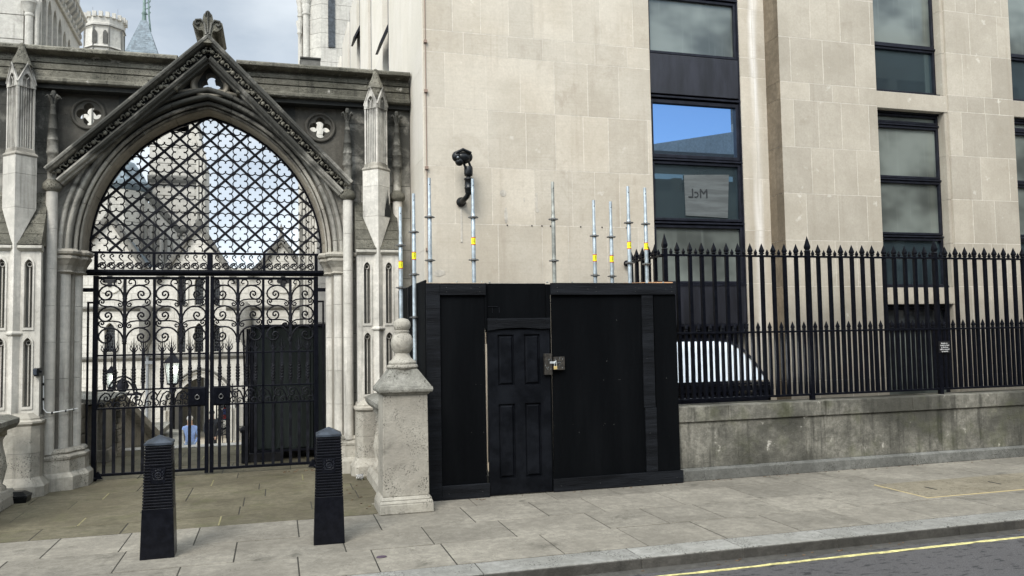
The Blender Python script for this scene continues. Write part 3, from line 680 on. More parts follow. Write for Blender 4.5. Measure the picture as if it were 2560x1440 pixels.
# ================================================================== CAMERA BRACKET ON THE WALL
cb = thing('camera_bracket', 'black swivel bracket with a hooded camera bolted to the pale stone wall', 'security camera', (2.32, 10.19, 3.5))
w = MB(); w.poly([[(2.30+r*cos(a*pi/10), y, 3.52+r*sin(a*pi/10)) for a in range(20)] for r, y in ((.062, 10.19), (.062, 10.165), (.045, 10.155), (.03, 10.12))], smooth=True); build(w, 'base_plate', M_plastic, cb)
w = MB(); w.tube([(2.30, 10.14, 3.52), (2.31, 10.07, 3.53), (2.335, 10.0, 3.56), (2.35, 9.98, 3.60)], [.034, .034, .033, .032], 14)
w.lathe(2.355, 9.98, [(.036, 3.585), (.042, 3.60), (.048, 3.615), (.048, 3.65), (.054, 3.655), (.054, 3.68), (.05, 3.685), (.05, 3.77), (.058, 3.775), (.058, 3.795), (.03, 3.80), (.028, 3.82), (.05, 3.825), (.056, 3.85), (.056, 3.93), (.05, 3.945)], 20); build(w, 'arm', M_plastic, cb)
w = MB()
for dx in (-.036, .036): w.tube([(2.35+dx, 9.95, 3.91), (2.30+dx, 9.93, 4.03)], .016, 6, flat=(1, 1))
build(w, 'yoke', M_plastic, cb)
w = MB(); w.ball((2.27, 9.95, 4.05), .098, 14, sc=(1.15, .9, .86)); w.ball((2.20, 9.93, 4.055), .072, 12, sc=(.95, .9, 1)); w.ball((2.225, 9.92, 3.99), .055, 12); w.ball((2.345, 9.95, 4.06), .068, 12, sc=(.9, .8, 1)); w.tube([(2.17, 9.88, 4.09), (2.26, 9.86, 4.135), (2.37, 9.89, 4.10)], .02, 6)
build(w, 'hooded_camera', M_plastic, cb)
w = MB(); w.ball((2.195, 9.868, 4.03), .02, 8); build(w, 'lens', M_paneclear, cb)
w = MB(); w.box(2.29, 2.315, 10.192, 10.199, 3.0, 3.46)
for (x, z, r) in ((2.87, 3.66, .045), (3.33, 3.66, .02), (3.34, 3.44, .025)): w.poly([[(x+r*cos(a*pi/8), y, z+r*sin(a*pi/8)) for a in range(16)] for y in (10.199, 10.196)])
for (x, z, a, b) in ((2.905, 3.36, .03, .12), (3.16, 3.58, .012, .04), (3.33, 3.55, .02, .12), (4.4, 2.72, .04, .10), (2.0, 2.6, .1, .05)): 
    w.poly([[(x+a*cos(k*pi/8)*random.uniform(.6, 1), y, z+b*sin(k*pi/8)*random.uniform(.7, 1)) for k in range(16)] for y in (10.2, 10.197)])
islands(w, 'filler_patch', stone('pale_filler', (.56, .52, .45), (.5, .46, .39), bump=.05), ob)
w = MB()
for x in (3.26, 3.40, 3.52, 2.92, 3.95, 4.26, 4.62): w.ball((x, 10.197, 3.235), .010, 6)
islands(w, 'drill_hole', M_blackhole, ob)

# ================================================================== BOLLARDS
def bollard(label, loc, rz):
    b = thing('bollard', label, 'bollard', loc, 'bollards in front of the gateway', local=True)
    def bo(mb, name, mm, bevel=0, par=None):
        o = _b(mb, name, mm, None, bevel); o.parent = par or b; return o
    w = MB(); w.frustum(0, 0, 0, .435, .133, .133, .1215, .1215); w.frustum(0, 0, .435, .99, .1125, .1125, .099, .099)
    bo(w, 'shaft', M_boll, .003)
    w = MB(); n = 21
    for i in range(n):
        z = .452+i*.0258; hw = .1215-.0145*(z-.435)/.555
        if .64 < z < .795:                       # ribs stop at the crest plate
            for sx in (-1, 1): w.box(min(sx*hw, sx*.058), max(sx*hw, sx*.058), -hw, hw, z-.0065, z+.0065)
            w.box(-hw, hw, -hw+.03, hw, z-.0065, z+.0065)
        else: w.frustum(0, 0, z-.007, z+.007, hw, hw, hw-.001, hw-.001)
    bo(w, 'ribs', M_boll, .002)
    w = MB(); w.frustum(0, 0, .985, 1.008, .111, .111, .110, .110); w.frustum(0, 0, 1.008, 1.068, .110, .110, .004, .004); bo(w, 'cap', simple('worn_black_iron', (.05, .06, .075), .42, .2, .4) if 0 else M_capiron, .003)
    w = MB(); hw = .112; w.box(-.056, .056, -hw-.004, -hw+.02, .648, .788); cp = bo(w, 'crest_plate', M_boll, .001)
    w = MB(); yc = -hw-.006     # raised crest: shield, crown, two beasts
    w.tube([(.022*cos(a), yc, .725+.024*sin(a)) for a in [k*pi/6 for k in range(13)]], .0035, 5); w.tube([(-.02, yc, .762), (-.02, yc, .775), (-.01, yc, .766), (0, yc, .78), (.01, yc, .766), (.02, yc, .775), (.02, yc, .762)], .003, 5)
    for s in (-1, 1): w.tube([(s*.028, yc, .70), (s*.045, yc, .705), (s*.034, yc, .722), (s*.046, yc, .738), (s*.032, yc, .752), (s*.042, yc, .762)], .0035, 5)
    w.tube([(-.04, yc, .692), (-.015, yc, .686), (.015, yc, .686), (.04, yc, .692)], .003, 5); w.tube([(0, yc, .70), (0, yc, .75)], .003, 5); w.tube([(-.02, yc, .725), (.02, yc, .725)], .003, 5)
    bo(w, 'crest', M_capiron2, par=cp)
    b.rotation_euler = (0, 0, rz); b.scale = (1, 1, .94); return b
M_capiron = simple('worn_black_iron', (.03, .038, .05), .42, 0, .4, 12, spec=.3)
bollard('left of the two ribbed black bollards, before the middle of the left gate leaf', (-.945, 7.50, 0), radians(1.5))
bollard('right of the two ribbed black bollards, beside the stone post', (.452, 7.50, 0), radians(-2))

# ================================================================== STONE POST WITH BALL FINIAL
sp = thing('stone_post', 'weathered stone gate post topped by a carved ball finial', 'post', (1.27, 8.55, 0))
cx, cy = 1.28, 8.58
w = MB(); w.frustum(cx, cy, 0, .10, .278, .24, .275, .24); w.frustum(cx, cy, .10, .135, .275, .24, .26, .225); w.frustum(cx, cy, .135, .17, .266, .23, .243, .205); build(w, 'plinth', M_post, sp, bevel=.01)
w = MB(); w.frustum(cx, cy, .17, 1.20, .238, .20, .230, .195); build(w, 'shaft', M_post, sp, bevel=.008)
w = MB(); w.frustum(cx, cy, 1.195, 1.225, .238, .20, .258, .22); w.frustum(cx, cy, 1.225, 1.25, .274, .24, .284, .25); w.frustum(cx, cy, 1.25, 1.282, .284, .25, .276, .243); w.frustum(cx, cy, 1.282, 1.46, .27, .24, .142, .13); build(w, 'cap', M_cap, sp, bevel=.006)
w = MB(); w.lathe(cx, cy, [(.135, 1.45), (.155, 1.465), (.165, 1.48), (.160, 1.498), (.142, 1.508), (.148, 1.52), (.145, 1.535), (.115, 1.555), (.09, 1.58), (.078, 1.605), (.076, 1.625), (.09, 1.64), (.112, 1.68), (.120, 1.73), (.114, 1.775), (.095, 1.815), (.072, 1.832), (.078, 1.845), (.078, 1.858), (.070, 1.866), (.084, 1.885), (.092, 1.915), (.087, 1.95), (.065, 1.978), (.02, 1.992)], 28)
rnd = random.Random(3); w.v = [(x+rnd.uniform(-.002, .002), y+rnd.uniform(-.002, .002), z+rnd.uniform(-.002, .002)) for x, y, z in w.v]; crisp(build(w, 'finial', M_post, sp))
# balustrade running back from the post, and its twin on the left
def balustrade(xc, ya, yb, label, loc, dz=0):
    b = thing('stone_balustrade', label, 'balustrade', loc)
    w = MB(); w.poly([[(xc-.16, y, 0), (xc+.16, y, 0), (xc+.15, y, .10), (xc+.11, y, .16), (xc-.11, y, .16), (xc-.15, y, .10)] for y in (ya, yb)]); build(w, 'base', M_post, b, bevel=.006)
    w = MB(); w.poly([[(xc-.13, y, .93+dz), (xc+.13, y, .93+dz), (xc+.17, y, .99+dz), (xc+.17, y, 1.04+dz), (xc+.06, y, 1.08+dz), (xc-.06, y, 1.08+dz), (xc-.17, y, 1.04+dz), (xc-.17, y, .99+dz)] for y in (ya, yb)]); build(w, 'coping', M_cap, b, bevel=.006)
    n = max(1, int((yb-ya)/.27)); dd = (yb-ya)/n
    for i in range(n):
        w = MB(); yy = ya+dd*(i+.5); w.lathe(xc, yy, [(.085, .16), (.085, .2), (.05, .23), (.075, .34), (.09, .42), (.075, .52), (.045, .66), (.045, .72), (.07, .76), (.055, .80), (.085, .86+dz), (.085, .93+dz)], 14); build(w, 'baluster', M_post, b)
    return b
balustrade(1.27, 8.9, 10.6, 'short stone balustrade running back from the ball topped post', (1.16, 9.7, 0))
balustrade(-2.98, 8.55, 10.55, 'stone balustrade cut off by the left edge of the picture', (-2.98, 9.6, 0), -.09)

# ================================================================== GATEWAY
XC, ZS = -.86, 2.96            # arch centre line and springing height
A0, CO = 1.49, .466            # half span of the clear opening, offset of each arc's centre
RR = A0+CO
def arch(n, seg=18, x=XC, zs=ZS, a0=A0, co=CO):
    """points of a pointed arch offset outwards by n, left foot to right foot"""
    R = a0+co+n; zt = sqrt(R*R-co*co); a1 = atan2(zt, -co)    # left arc is centred at +co
    L = [(x+co+R*cos(pi-(pi-a1)*t/seg), zs+R*sin(pi-(pi-a1)*t/seg)) for t in range(seg+1)]
    return L+[(2*x-p, q) for p, q in reversed(L[:-1])]
def crisp(o, a=32):
    m_ = o.modifiers.new('edges', 'EDGE_SPLIT'); m_.split_angle = radians(a); return o
def arch_sweep(mb, prof, seg=18, tone=1.0, mi=0, x=XC, zs=ZS, a0=A0, co=CO, smooth=True, jitter=0):
    """prof: (n, y) loop carried round the arch; voussoirs differ a little in tone"""
    P = [arch(n, seg, x, zs, a0, co) for n, y in prof]; rings = [[(P[j][i][0], prof[j][1], P[j][i][1]) for j in range(len(prof))] for i in range(2*seg+1)]
    if not jitter: return mb.poly(rings, tone, mi, True, smooth)
    i = 0; lp = lambda A, B, t: [tuple(a_+(b_-a_)*t for a_, b_ in zip(p, q)) for p, q in zip(A, B)]
    while i < 2*seg:
        k_ = min(2*seg, i+jitter); rr_ = list(rings[i:k_+1]); rr_[0] = lp(rr_[0], rr_[1], .02); rr_[-1] = lp(rr_[-1], rr_[-2], .02)
        mb.poly(rr_, tn(.8, 1.1), mi, True, smooth); i = k_
    return mb
def rollp(cn, cy_, r, a0, a1, n=6): return [(cn+r*cos(a0+(a1-a0)*k/n), cy_+r*sin(a0+(a1-a0)*k/n)) for k in range(n+1)]
gw = thing('stone_gateway', 'soot darkened gothic stone gateway with pointed arch, gable and pinnacles', 'gateway', (XC, 11.3, 0))
YW = 11.25
aw = arch(.14, 18)
outer = [(-7.5, 0), (-7.5, 5.06), (-1.25, 5.06), (-1.2, 5.045), (-.5, 5.045), (-.45, 5.06), (1.815, 5.06), (1.815, 0), (XC+A0+.30, 0)]+[(XC+A0+.30, ZS)]+list(reversed(aw))+[(XC-A0-.30, ZS), (XC-A0-.30, 0)]
def lobes(cx, cz, n, off, r, rot, m=12, elong=1):
    """cusped opening: n round lobes about a centre"""
    pts = []
    half = pi/n; 
    for k_ in range(n):
        a = rot+2*pi*k_/n; lc = (cx+off*cos(a), cz+off*sin(a)); span = pi*.72
        for j in range(m+1):
            t = a-span+2*span*j/m; pts.append((lc[0]+r*cos(t), lc[1]+r*sin(t)))
    return pts
quads = [(-2.305, 4.715), (.59, 4.70)]
tre = lobes(-.83, 5.22, 3, .070, .062, pi/2)
w = plate(outer, [lobes(x, z, 4, .082, .062, pi/2) for x, z in quads], YW+.12, YW+.36)
build(w, 'wall_core', M_tandark, gw)
# coursed face of the wall either side of the arch
w = MB()
cz_ = [0, .35, .7, 1.05, 1.45, 1.85, 2.2, 2.6, 3.0, 3.45, 3.9, 4.3, 4.75, 5.04]
ashlar(-7.49, -2.66, cz_, YW, .1, .3, .5, mb=w, vary=(.8, 1.12), gap=.005); build(w, 'wall_face', [M_gate, M_black], gw, bevel=.003); w = MB(); ashlar(.93, 1.812, cz_, YW, .1, .3, .5, mb=w, vary=(.8, 1.12), gap=.005)
build(w, 'wall_face', [M_gate, M_black], gw, bevel=.003)
# spandrel pieces beside the arch below the rakes (flat pale faces)
GA = (XC+.015, 5.765); GL = (-2.72, 3.93); GR = (1.0, 3.90)      # gable apex and feet (outer edge)
def spandrel(side):
    xs = -1 if side < 0 else 1; a = arch(.18, 18); half = a[:19] if side < 0 else list(reversed(a[18:]))
    ft = GL if side < 0 else GR; d = Vector((GA[0]-ft[0], GA[1]-ft[1])).normalized()
    nrm = Vector((-d.y, d.x))*(-1 if side < 0 else 1)
    inn = .20
    p1 = (ft[0]+nrm.x*inn*1.0, ft[1]+nrm.y*inn-.02); pts = []
    bot = [(XC+xs*(A0+.40), ZS), (XC+xs*(A0+.30), ZS)]
    pts = [(XC+xs*(A0+.33), ZS)]+[(XC+xs*(A0+.34), ZS+.8)]+[(XC+xs*(A0+.32), ft[1]-.02)]
    lim = [p for p in half]
    top = []
    # follow the underside of the rake until it meets the arch
    for t in range(1, 9):
        q = (ft[0]+d.x*t*.20+nrm.x*inn, ft[1]+d.y*t*.20+nrm.y*inn)
        top.append(q)
    cross = [q for q in top if sqrt((q[0]-(XC-xs*CO))**2+(q[1]-ZS)**2) > RR+.19]
    cross = [q for q in cross if q[1] < 4.86] or cross[:1]; last = cross[-1]
    arcp = [p for p in half if p[1] < last[1]+.02]
    return pts+cross+list(reversed(arcp))
for s in (-1, 1):
    w = MB(); plate(spandrel(s), [], YW+.02, YW+.14, mb=w); build(w, 'spandrel', M_gate, gw)
# arch mouldings: soffit, hollow and rolls, hood
w = MB(); arch_sweep(w, [(0, 11.84), (0, 11.5), (.012, 11.47), (.03, 11.45), (.03, 11.84)], tone=1, jitter=5); crisp(build(w, 'inner_arch', M_tan, gw))
w = MB(); arch_sweep(w, [(.028, 11.8), (.028, 11.43)]+[(.028, 11.40), (.045, 11.375), (.058, 11.40), (.066, 11.43)]+rollp(.085, 11.345, .028, 2.2, 5.2)+[(.112, 11.38), (.12, 11.40)]+[(.16, 11.40), (.16, 11.8)], jitter=4); crisp(build(w, 'middle_arch', M_mouldst, gw))
w = MB(); arch_sweep(w, [(.125, 11.6), (.125, 11.31)]+rollp(.155, 11.255, .032, 2.4, 5.3)+[(.190, 11.29), (.203, 11.30)]+rollp(.235, 11.235, .03, 2.8, 5.6)+[(.27, 11.24), (.275, 11.6)], jitter=5); crisp(build(w, 'outer_arch', M_gate, gw))
# jamb shafts, capitals and bases on both sides
for s, nm in ((-1, 'l'), (1, 'r')):
    X = lambda v: XC+s*v
    for v, y, r in ((1.60, 11.56, .075), (1.70, 11.36, .078)):
        w = MB(); zz = [.44, .9, 1.35, 1.8, 2.25, 2.68]
        for i in range(len(zz)-1): w.lathe(X(v), y, [(r, zz[i]+.002), (r, zz[i+1]-.002)], 20, tn(.9, 1.06))
        build(w, 'jamb_shaft', M_shaft, gw)
    w = MB(); w.box(min(X(1.60), X(1.95)), max(X(1.60), X(1.95)), 11.42, 11.85, .1, 2.9, .8); w.box(min(X(1.72), X(1.93)), max(X(1.72), X(1.93)), 11.26, 11.5, .1, 2.7, .5); build(w, 'jamb', M_mouldst, gw)
    w = MB()
    pr = [(0, 2.66), (.02, 2.68), (.005, 2.70), (.02, 2.76), (.055, 2.82), (.075, 2.845), (.075, 2.87), (.06, 2.885), (.09, 2.90), (.10, 2.93), (.085, 2.955), (.06, 2.965)]
    base = [(X(1.515), 11.66), (X(1.515), 11.50), (X(1.56), 11.46), (X(1.60), 11.46), (X(1.61), 11.32), (X(1.66), 11.27), (X(1.82), 11.27), (X(1.82), 11.66)]
    cxm, cym = X(1.68), 11.5
    def grow(pts, d):
        out = []
        for x_, y_ in pts:
            v = Vector((x_-cxm, y_-cym)); v = v+Vector((math.copysign(d, v.x), -d if v.y < 0.1 else 0)); out.append((cxm+v.x, cym+v.y))
        return out
    w.poly([[(x_, y_, z) for x_, y_ in grow(base, d)] for d, z in pr], .95, smooth=False); build(w, 'capital', M_mouldst if s > 0 else M_mouldst, gw, bevel=.004)
    w = MB()
    pb = [(.10, 0), (.10, .16), (.05, .21), (.045, .36), (.055, .37), (.06, .40), (.04, .42), (.02, .43), (.035, .45), (.02, .475), (0, .49)]
    base2 = [(X(1.50), 11.7), (X(1.50), 11.50), (X(1.57), 11.42), (X(1.62), 11.24), (X(1.70), 11.14), (X(1.88), 11.12), (X(1.90), 11.7)]
    w.poly([[(x_, y_, z) for x_, y_ in grow(base2, d)] for d, z in pb], 1.0, smooth=False); build(w, 'base', M_post, gw, bevel=.006)
    # slender wall shaft with its cap and finial
    for v, y in (((1.80, 11.15),) if s < 0 else ((1.80, 11.15), (2.475, 11.15))):
        xs_ = X(v); zb = .44 if v < 2 else .9
        w = MB(); zz = [zb, .9, 1.35, 1.8, 2.25, 2.7, 3.2, 3.70] if v < 2 else [zb, 1.35, 1.8, 2.25, 2.7, 3.2, 3.70]
        for i in range(len(zz)-1): w.lathe(xs_, y, [(.066, zz[i]+.0015), (.066, zz[i+1]-.0015)], 20, tn(.92, 1.05))
        build(w, 'wall_shaft', M_shaft, gw)
        w = MB(); w.lathe(xs_, y, [(.07, 3.66), (.105, 3.69), (.112, 3.72), (.10, 3.765), (.068, 3.80), (.062, 3.81)], 20); build(w, 'shaft_ring', M_soot, gw)
        w = MB(); w.lathe(xs_, y, [(.055, 3.80), (.055, 4.12), (.065, 4.13), (.072, 4.15), (.065, 4.17), (.062, 4.3), (.068, 4.305), (.062, 4.31), (.052, 4.44), (.058, 4.445), (.05, 4.455), (.038, 4.62), (.043, 4.625), (.036, 4.635), (.03, 4.72), (.034, 4.73), (.028, 4.74), (.028, 4.80), (.022, 4.86), (.03, 4.90), (.02, 4.93), (.004, 4.935)], 18)
        for k_ in range(6):
            a = k_*pi/3+.4; w.tube([(xs_+.02*cos(a), y+.02*sin(a), 4.76), (xs_+.035*cos(a), y+.035*sin(a), 4.82), (xs_+.07*cos(a), y+.07*sin(a), 4.865), (xs_+.085*cos(a), y+.085*sin(a), 4.84)], [.014, .016, .018, .012], 6)
        build(w, 'shaft_finial', M_gate, gw)
# cable clipped round the left jamb and its little black box
w = MB(); w.tube([(-2.70, 11.06, 1.40), (-2.695, 11.06, 1.0), (-2.66, 11.055, .955), (-2.60, 11.065, .95), (-2.5, 11.22, .955), (-2.4, 11.42, .965)], .008, 6)
build(w, 'white_cable', M_white, gw)
for q in ((-2.60, 11.06, .95), (-2.49, 11.23, .955), (-2.43, 11.36, .96), (-2.695, 11.055, 1.12), (-2.698, 11.055, 1.3)):
    w = MB(); w.box(q[0]-.008, q[0]+.008, q[1]-.012, q[1]+.006, q[2]-.018, q[2]+.012); build(w, 'cable_clip', M_plastic, gw)
lb = thing('black_sensor_box', 'small black box fixed to the pale stone left of the gate', 'sensor', (-2.74, 10.99, 1.45))
w = MB(); w.box(-2.755, -2.70, 10.86, 10.99, 1.40, 1.50); w.box(-2.74, -2.68, 10.9, 10.95, 1.44, 1.47); build(w, 'housing', M_plastic, lb, bevel=.006)
w = MB(); w.box(-2.76, -2.72, 10.85, 10.87, 1.42, 1.49); build(w, 'front', M_capiron, lb, bevel=.003)

# buttresses with panelled base, diagonal pier and pinnacle
def dsq(cx, cy, h, z): return [(cx, cy-h, z), (cx+h, cy, z), (cx, cy+h, z), (cx-h, cy, z)]
def lancet(cx, z0, z1, hw, n=8):
    R = hw*2.0; co = R-hw; zt = sqrt(R*R-co*co); a1 = atan2(zt, -co); zs = z1-zt
    L = [(cx+co+R*cos(pi-(pi-a1)*t/n), zs+R*sin(pi-(pi-a1)*t/n)) for t in range(n+1)]
    return [(cx-hw, z0)]+L+[(2*cx-p, q) for p, q in reversed(L[:-1])]+[(cx+hw, z0)]
def buttress(bx):
    yf = 10.92
    w = MB(); holes = []
    for dx in (-.145, .145): holes += [lancet(bx+dx, 1.98, 2.80, .042), lancet(bx+dx, 1.04, 1.86, .042)]
    plate([(bx-.275, .93), (bx+.275, .93), (bx+.275, 2.95), (bx-.275, 2.95)], holes, yf, yf+.07, mb=w)
    build(w, 'panelled_face', M_shaft, gw, bevel=.004)
    w = MB()
    for dx in (-.145, .145):
        for z0, z1 in ((1.98, 2.80), (1.04, 1.86)):
            o = lancet(bx+dx, z0-.03, z1+.035, .062); i_ = lancet(bx+dx, z0, z1, .044)
            plate(o, [i_], yf-.012, yf+.002, mb=w)
            w.tube([(bx+dx, yf+.045, z0+.01), (bx+dx, yf+.045, z1-.10)], .008, 6)
            w.tube([(bx+dx+.026*cos(a*pi/6), yf+.04, z1-.062+.026*sin(a*pi/6)) for a in range(13)], .007, 5)
    build(w, 'tracery', M_shaft, gw)
    w = MB(); w.box(bx-.27, bx+.27, yf+.068, YW+.02, .9, 2.95); build(w, 'core', M_courtd, gw)
    w = MB(); w.poly([dsq(bx, yf, .062, .93), dsq(bx, yf, .062, 3.0)]); w.poly([dsq(bx, yf, .066, 1.88), dsq(bx, yf, .095, 1.90), dsq(bx, yf, .095, 1.915), dsq(bx, yf, .066, 1.94)]); build(w, 'pilaster', M_shaft, gw, bevel=.004)
    w = MB()         # plinth
    pl_ = lambda d, z: [(bx-.30-d, YW+.05, z), (bx-.30-d, yf-.02-d, z), (bx-.22-d, yf-.10-d, z), (bx+.22+d, yf-.10-d, z), (bx+.30+d, yf-.02-d, z), (bx+.30+d, YW+.05, z)]
    w.poly([pl_(.07, 0), pl_(.07, .12), pl_(.01, .2), pl_(.0, .22), pl_(0, .50)], tn(.85, 1)); w.poly([pl_(0, .503), pl_(0, .82)], tn(.9, 1.05)); build(w, 'plinth', M_post, gw, bevel=.005)
    w = MB(); w.poly([pl_(0.0, .823), pl_(.02, .85), pl_(.02, .875), pl_(-.01, .89), pl_(-.01, .91), pl_(-.04, .95), pl_(-.05, .97)]); build(w, 'plinth_moulding', M_mouldst, gw, bevel=.004)
    # weathering: stepped dark slabs either side of the pier
    for s in (-1, 1):
        w = MB(); n = 5
        for k_ in range(n):
            z0, z1 = 2.97+k_*.135, 2.97+(k_+1)*.135; ya, yb = yf-.035+k_*.062, yf-.035+(k_+1)*.062
            xa_, xb_ = sorted((bx+s*.012, bx+s*.285))
            w.poly([[(x, ya, z0), (x, ya-.012, z0+.004), (x, yb-.004, z1+.004), (x, YW+.04, z1), (x, YW+.04, z0)] for x in (xa_, xb_)], tn(.8, 1.15))
        build(w, 'weathering', M_soot, gw, bevel=.004)
        w = MB(); xa_, xb_ = sorted((bx+s*.03, bx+s*.29)); w.poly([[(x, yf-.05, 2.955), (x, yf-.055, 2.93), (x, yf-.02, 2.90), (x, yf+.05, 2.89), (x, yf+.05, 2.968), (x, yf-.03, 2.968)] for x in (xa_, xb_)]); build(w, 'drip_moulding', M_gate, gw, bevel=.003)
    cy = 11.04; hp = .185
    w = MB(); w.poly([[(bx, cy-hp+.0, 2.93), (bx+.012, cy-hp+.012, 2.93), (bx, cy-hp+.024, 2.93), (bx-.012, cy-hp+.012, 2.93)], dsq(bx, cy, hp, 3.42)], 1.03); w.poly([dsq(bx, cy, hp, 3.423), dsq(bx, cy, hp, 3.83)], .98); w.poly([dsq(bx, cy, hp, 3.833), dsq(bx, cy, hp, 4.05)], 1.05)
    build(w, 'diagonal_pier', M_shaft, gw, bevel=.003)
    w = MB(); w.poly([dsq(bx, cy, .185, 4.052), dsq(bx, cy, .20, 4.07), dsq(bx, cy, .185, 4.09), dsq(bx, cy, .165, 4.105), dsq(bx, cy, .16, 4.14), dsq(bx, cy, .148, 4.16)]); build(w, 'pier_moulding', M_mouldst, gw, bevel=.003)
    hs = .143
    w = MB(); w.poly([dsq(bx, cy, hs-.025, 4.13), dsq(bx, cy, hs-.025, 5.02)], .75)
    for s1, s2 in ((-1, 1), (1, 1), (-1, -1), (1, -1)):                      # flutes on each diagonal face
        a = Vector((bx, cy-hs*s2, 0)); b_ = Vector((bx+s1*hs, cy, 0))
        for t, wd in ((.03, .030), (.22, .013), (.37, .010), (.50, .013), (.63, .010), (.78, .013), (.97, .030)):
            p = a.lerp(b_, t); w.poly([[(p.x+wd*.5*cos(u), p.y+wd*.5*sin(u), z) for u in (0, pi/2, pi, 3*pi/2)] for z in (4.13, 4.93)], tn(.95, 1.05))
    build(w, 'pinnacle_shaft', M_shaft, gw)
    # four gablets with little lancets
    w = MB()
    for q in range(4):
        a = pi/4+q*pi/2; gx = MB(); hh = .108
        plate([(-hh, 4.90), (hh, 4.90), (hh, 4.96), (.0, 5.19), (-hh, 4.96)], [lancet(-.0, 4.905, 5.07, .05)], -.012, .012, mb=gx)
        gx.tube([(-hh-.005, -.012, 4.95), (0, -.018, 5.195), (hh+.005, -.012, 4.95)], .010, 5); gx.tube([(0, 0, 4.9), (0, 0, 4.99), (-.03, 0, 5.03)], .006, 5); gx.tube([(0, 0, 4.99), (.03, 0, 5.03)], .006, 5)
        ca, sa = cos(a), sin(a); dd = .105
        w.join(gx, lambda x, y, z: (bx+ca*x+sa*(dd-y)*1, cy+sa*x-ca*(dd-y), z))
    w.poly([dsq(bx, cy, .11, 4.9), dsq(bx, cy, .10, 5.1)], .35)
    build(w, 'gablets', M_shaft, gw)
    w = MB(); w.lathe(bx, cy, [(.09, 5.0), (.105, 5.08), (.105, 5.18), (.12, 5.185), (.118, 5.20), (.095, 5.26), (.06, 5.34), (.035, 5.42), (.032, 5.455), (.018, 5.47)], 8, rot=pi/8, smooth=False)
    build(w, 'pinnacle_cap', M_soot, gw, bevel=.003)
    w = MB()
    for q in range(8):
        a = q*pi/4+.2; w.ball((bx+.104*cos(a), cy+.104*sin(a), 5.13), .016, 6)
    build(w, 'pinnacle_beads', M_soot, gw)
buttress(1.315); buttress(-2.985)
w = MB(); hp = .1868; cy_ = 11.04
st_ = [(.52, 3.425), (.56, 3.60), (.60, 3.50), (.66, 3.74), (.71, 3.58), (.76, 3.80), (.80, 3.66), (.86, 3.72), (.9, 3.58), (.96, 3.62), (.98, 3.425)]
w.poly([[(1.315+hp*u+o, cy_-hp*(1-u)-o, z) for u, z in st_] for o in (0, .0012)]); build(w, 'soot_stain', M_black, gw)

# entablature: coping, cavetto and three fasciae, in long stones
w = MB(); xs = [-7.6, -6.5, -5.3, -4.1, -3.0, -2.05, -1.22, None, -.50, .30, .95, 1.80]
sec = [(0.16, 5.03), (.02, 5.03), (.0, 5.045), (.0, 5.08), (.035, 5.10), (.055, 5.11), (.055, 5.188), (.085, 5.192), (.085, 5.204), (.065, 5.208), (.065, 5.278), (.095, 5.282), (.095, 5.294), (.075, 5.298), (.075, 5.35), (.12, 5.365), (.12, 5.39), (.02, 5.405), (-.05, 5.41), (-.055, 5.418), (-.055, 5.45), (-.02, 5.475), (.06, 5.49), (.55, 5.49), (.55, 5.03)]
for i in range(len(xs)-1):
    if xs[i] is None or xs[i+1] is None: continue
    w.poly([[(x, 11.10+y, z) for y, z in sec] for x in (xs[i]+.0015, xs[i+1]-.0015)], tn(.75, 1.2))
    if i in (5, 10): build(w, 'entablature', M_soot, gw, bevel=.003); w = MB()
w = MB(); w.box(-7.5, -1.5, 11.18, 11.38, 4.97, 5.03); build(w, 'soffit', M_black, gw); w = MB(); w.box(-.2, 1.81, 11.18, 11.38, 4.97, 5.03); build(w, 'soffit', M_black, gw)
# quatrefoil roundels
for (qx, qz) in quads:
    w = MB(); prof = [(.225, 11.40), (.205, 11.345), (.185, 11.33), (.17, 11.345), (.155, 11.40), (.15, 11.42)]
    n = 36; w.poly([[(qx+r*cos(2*pi*k_/n), y, qz+r*sin(2*pi*k_/n)) for k_ in range(n)] for r, y in prof], smooth=True, caps=False); build(w, 'roundel', M_tandark, gw)
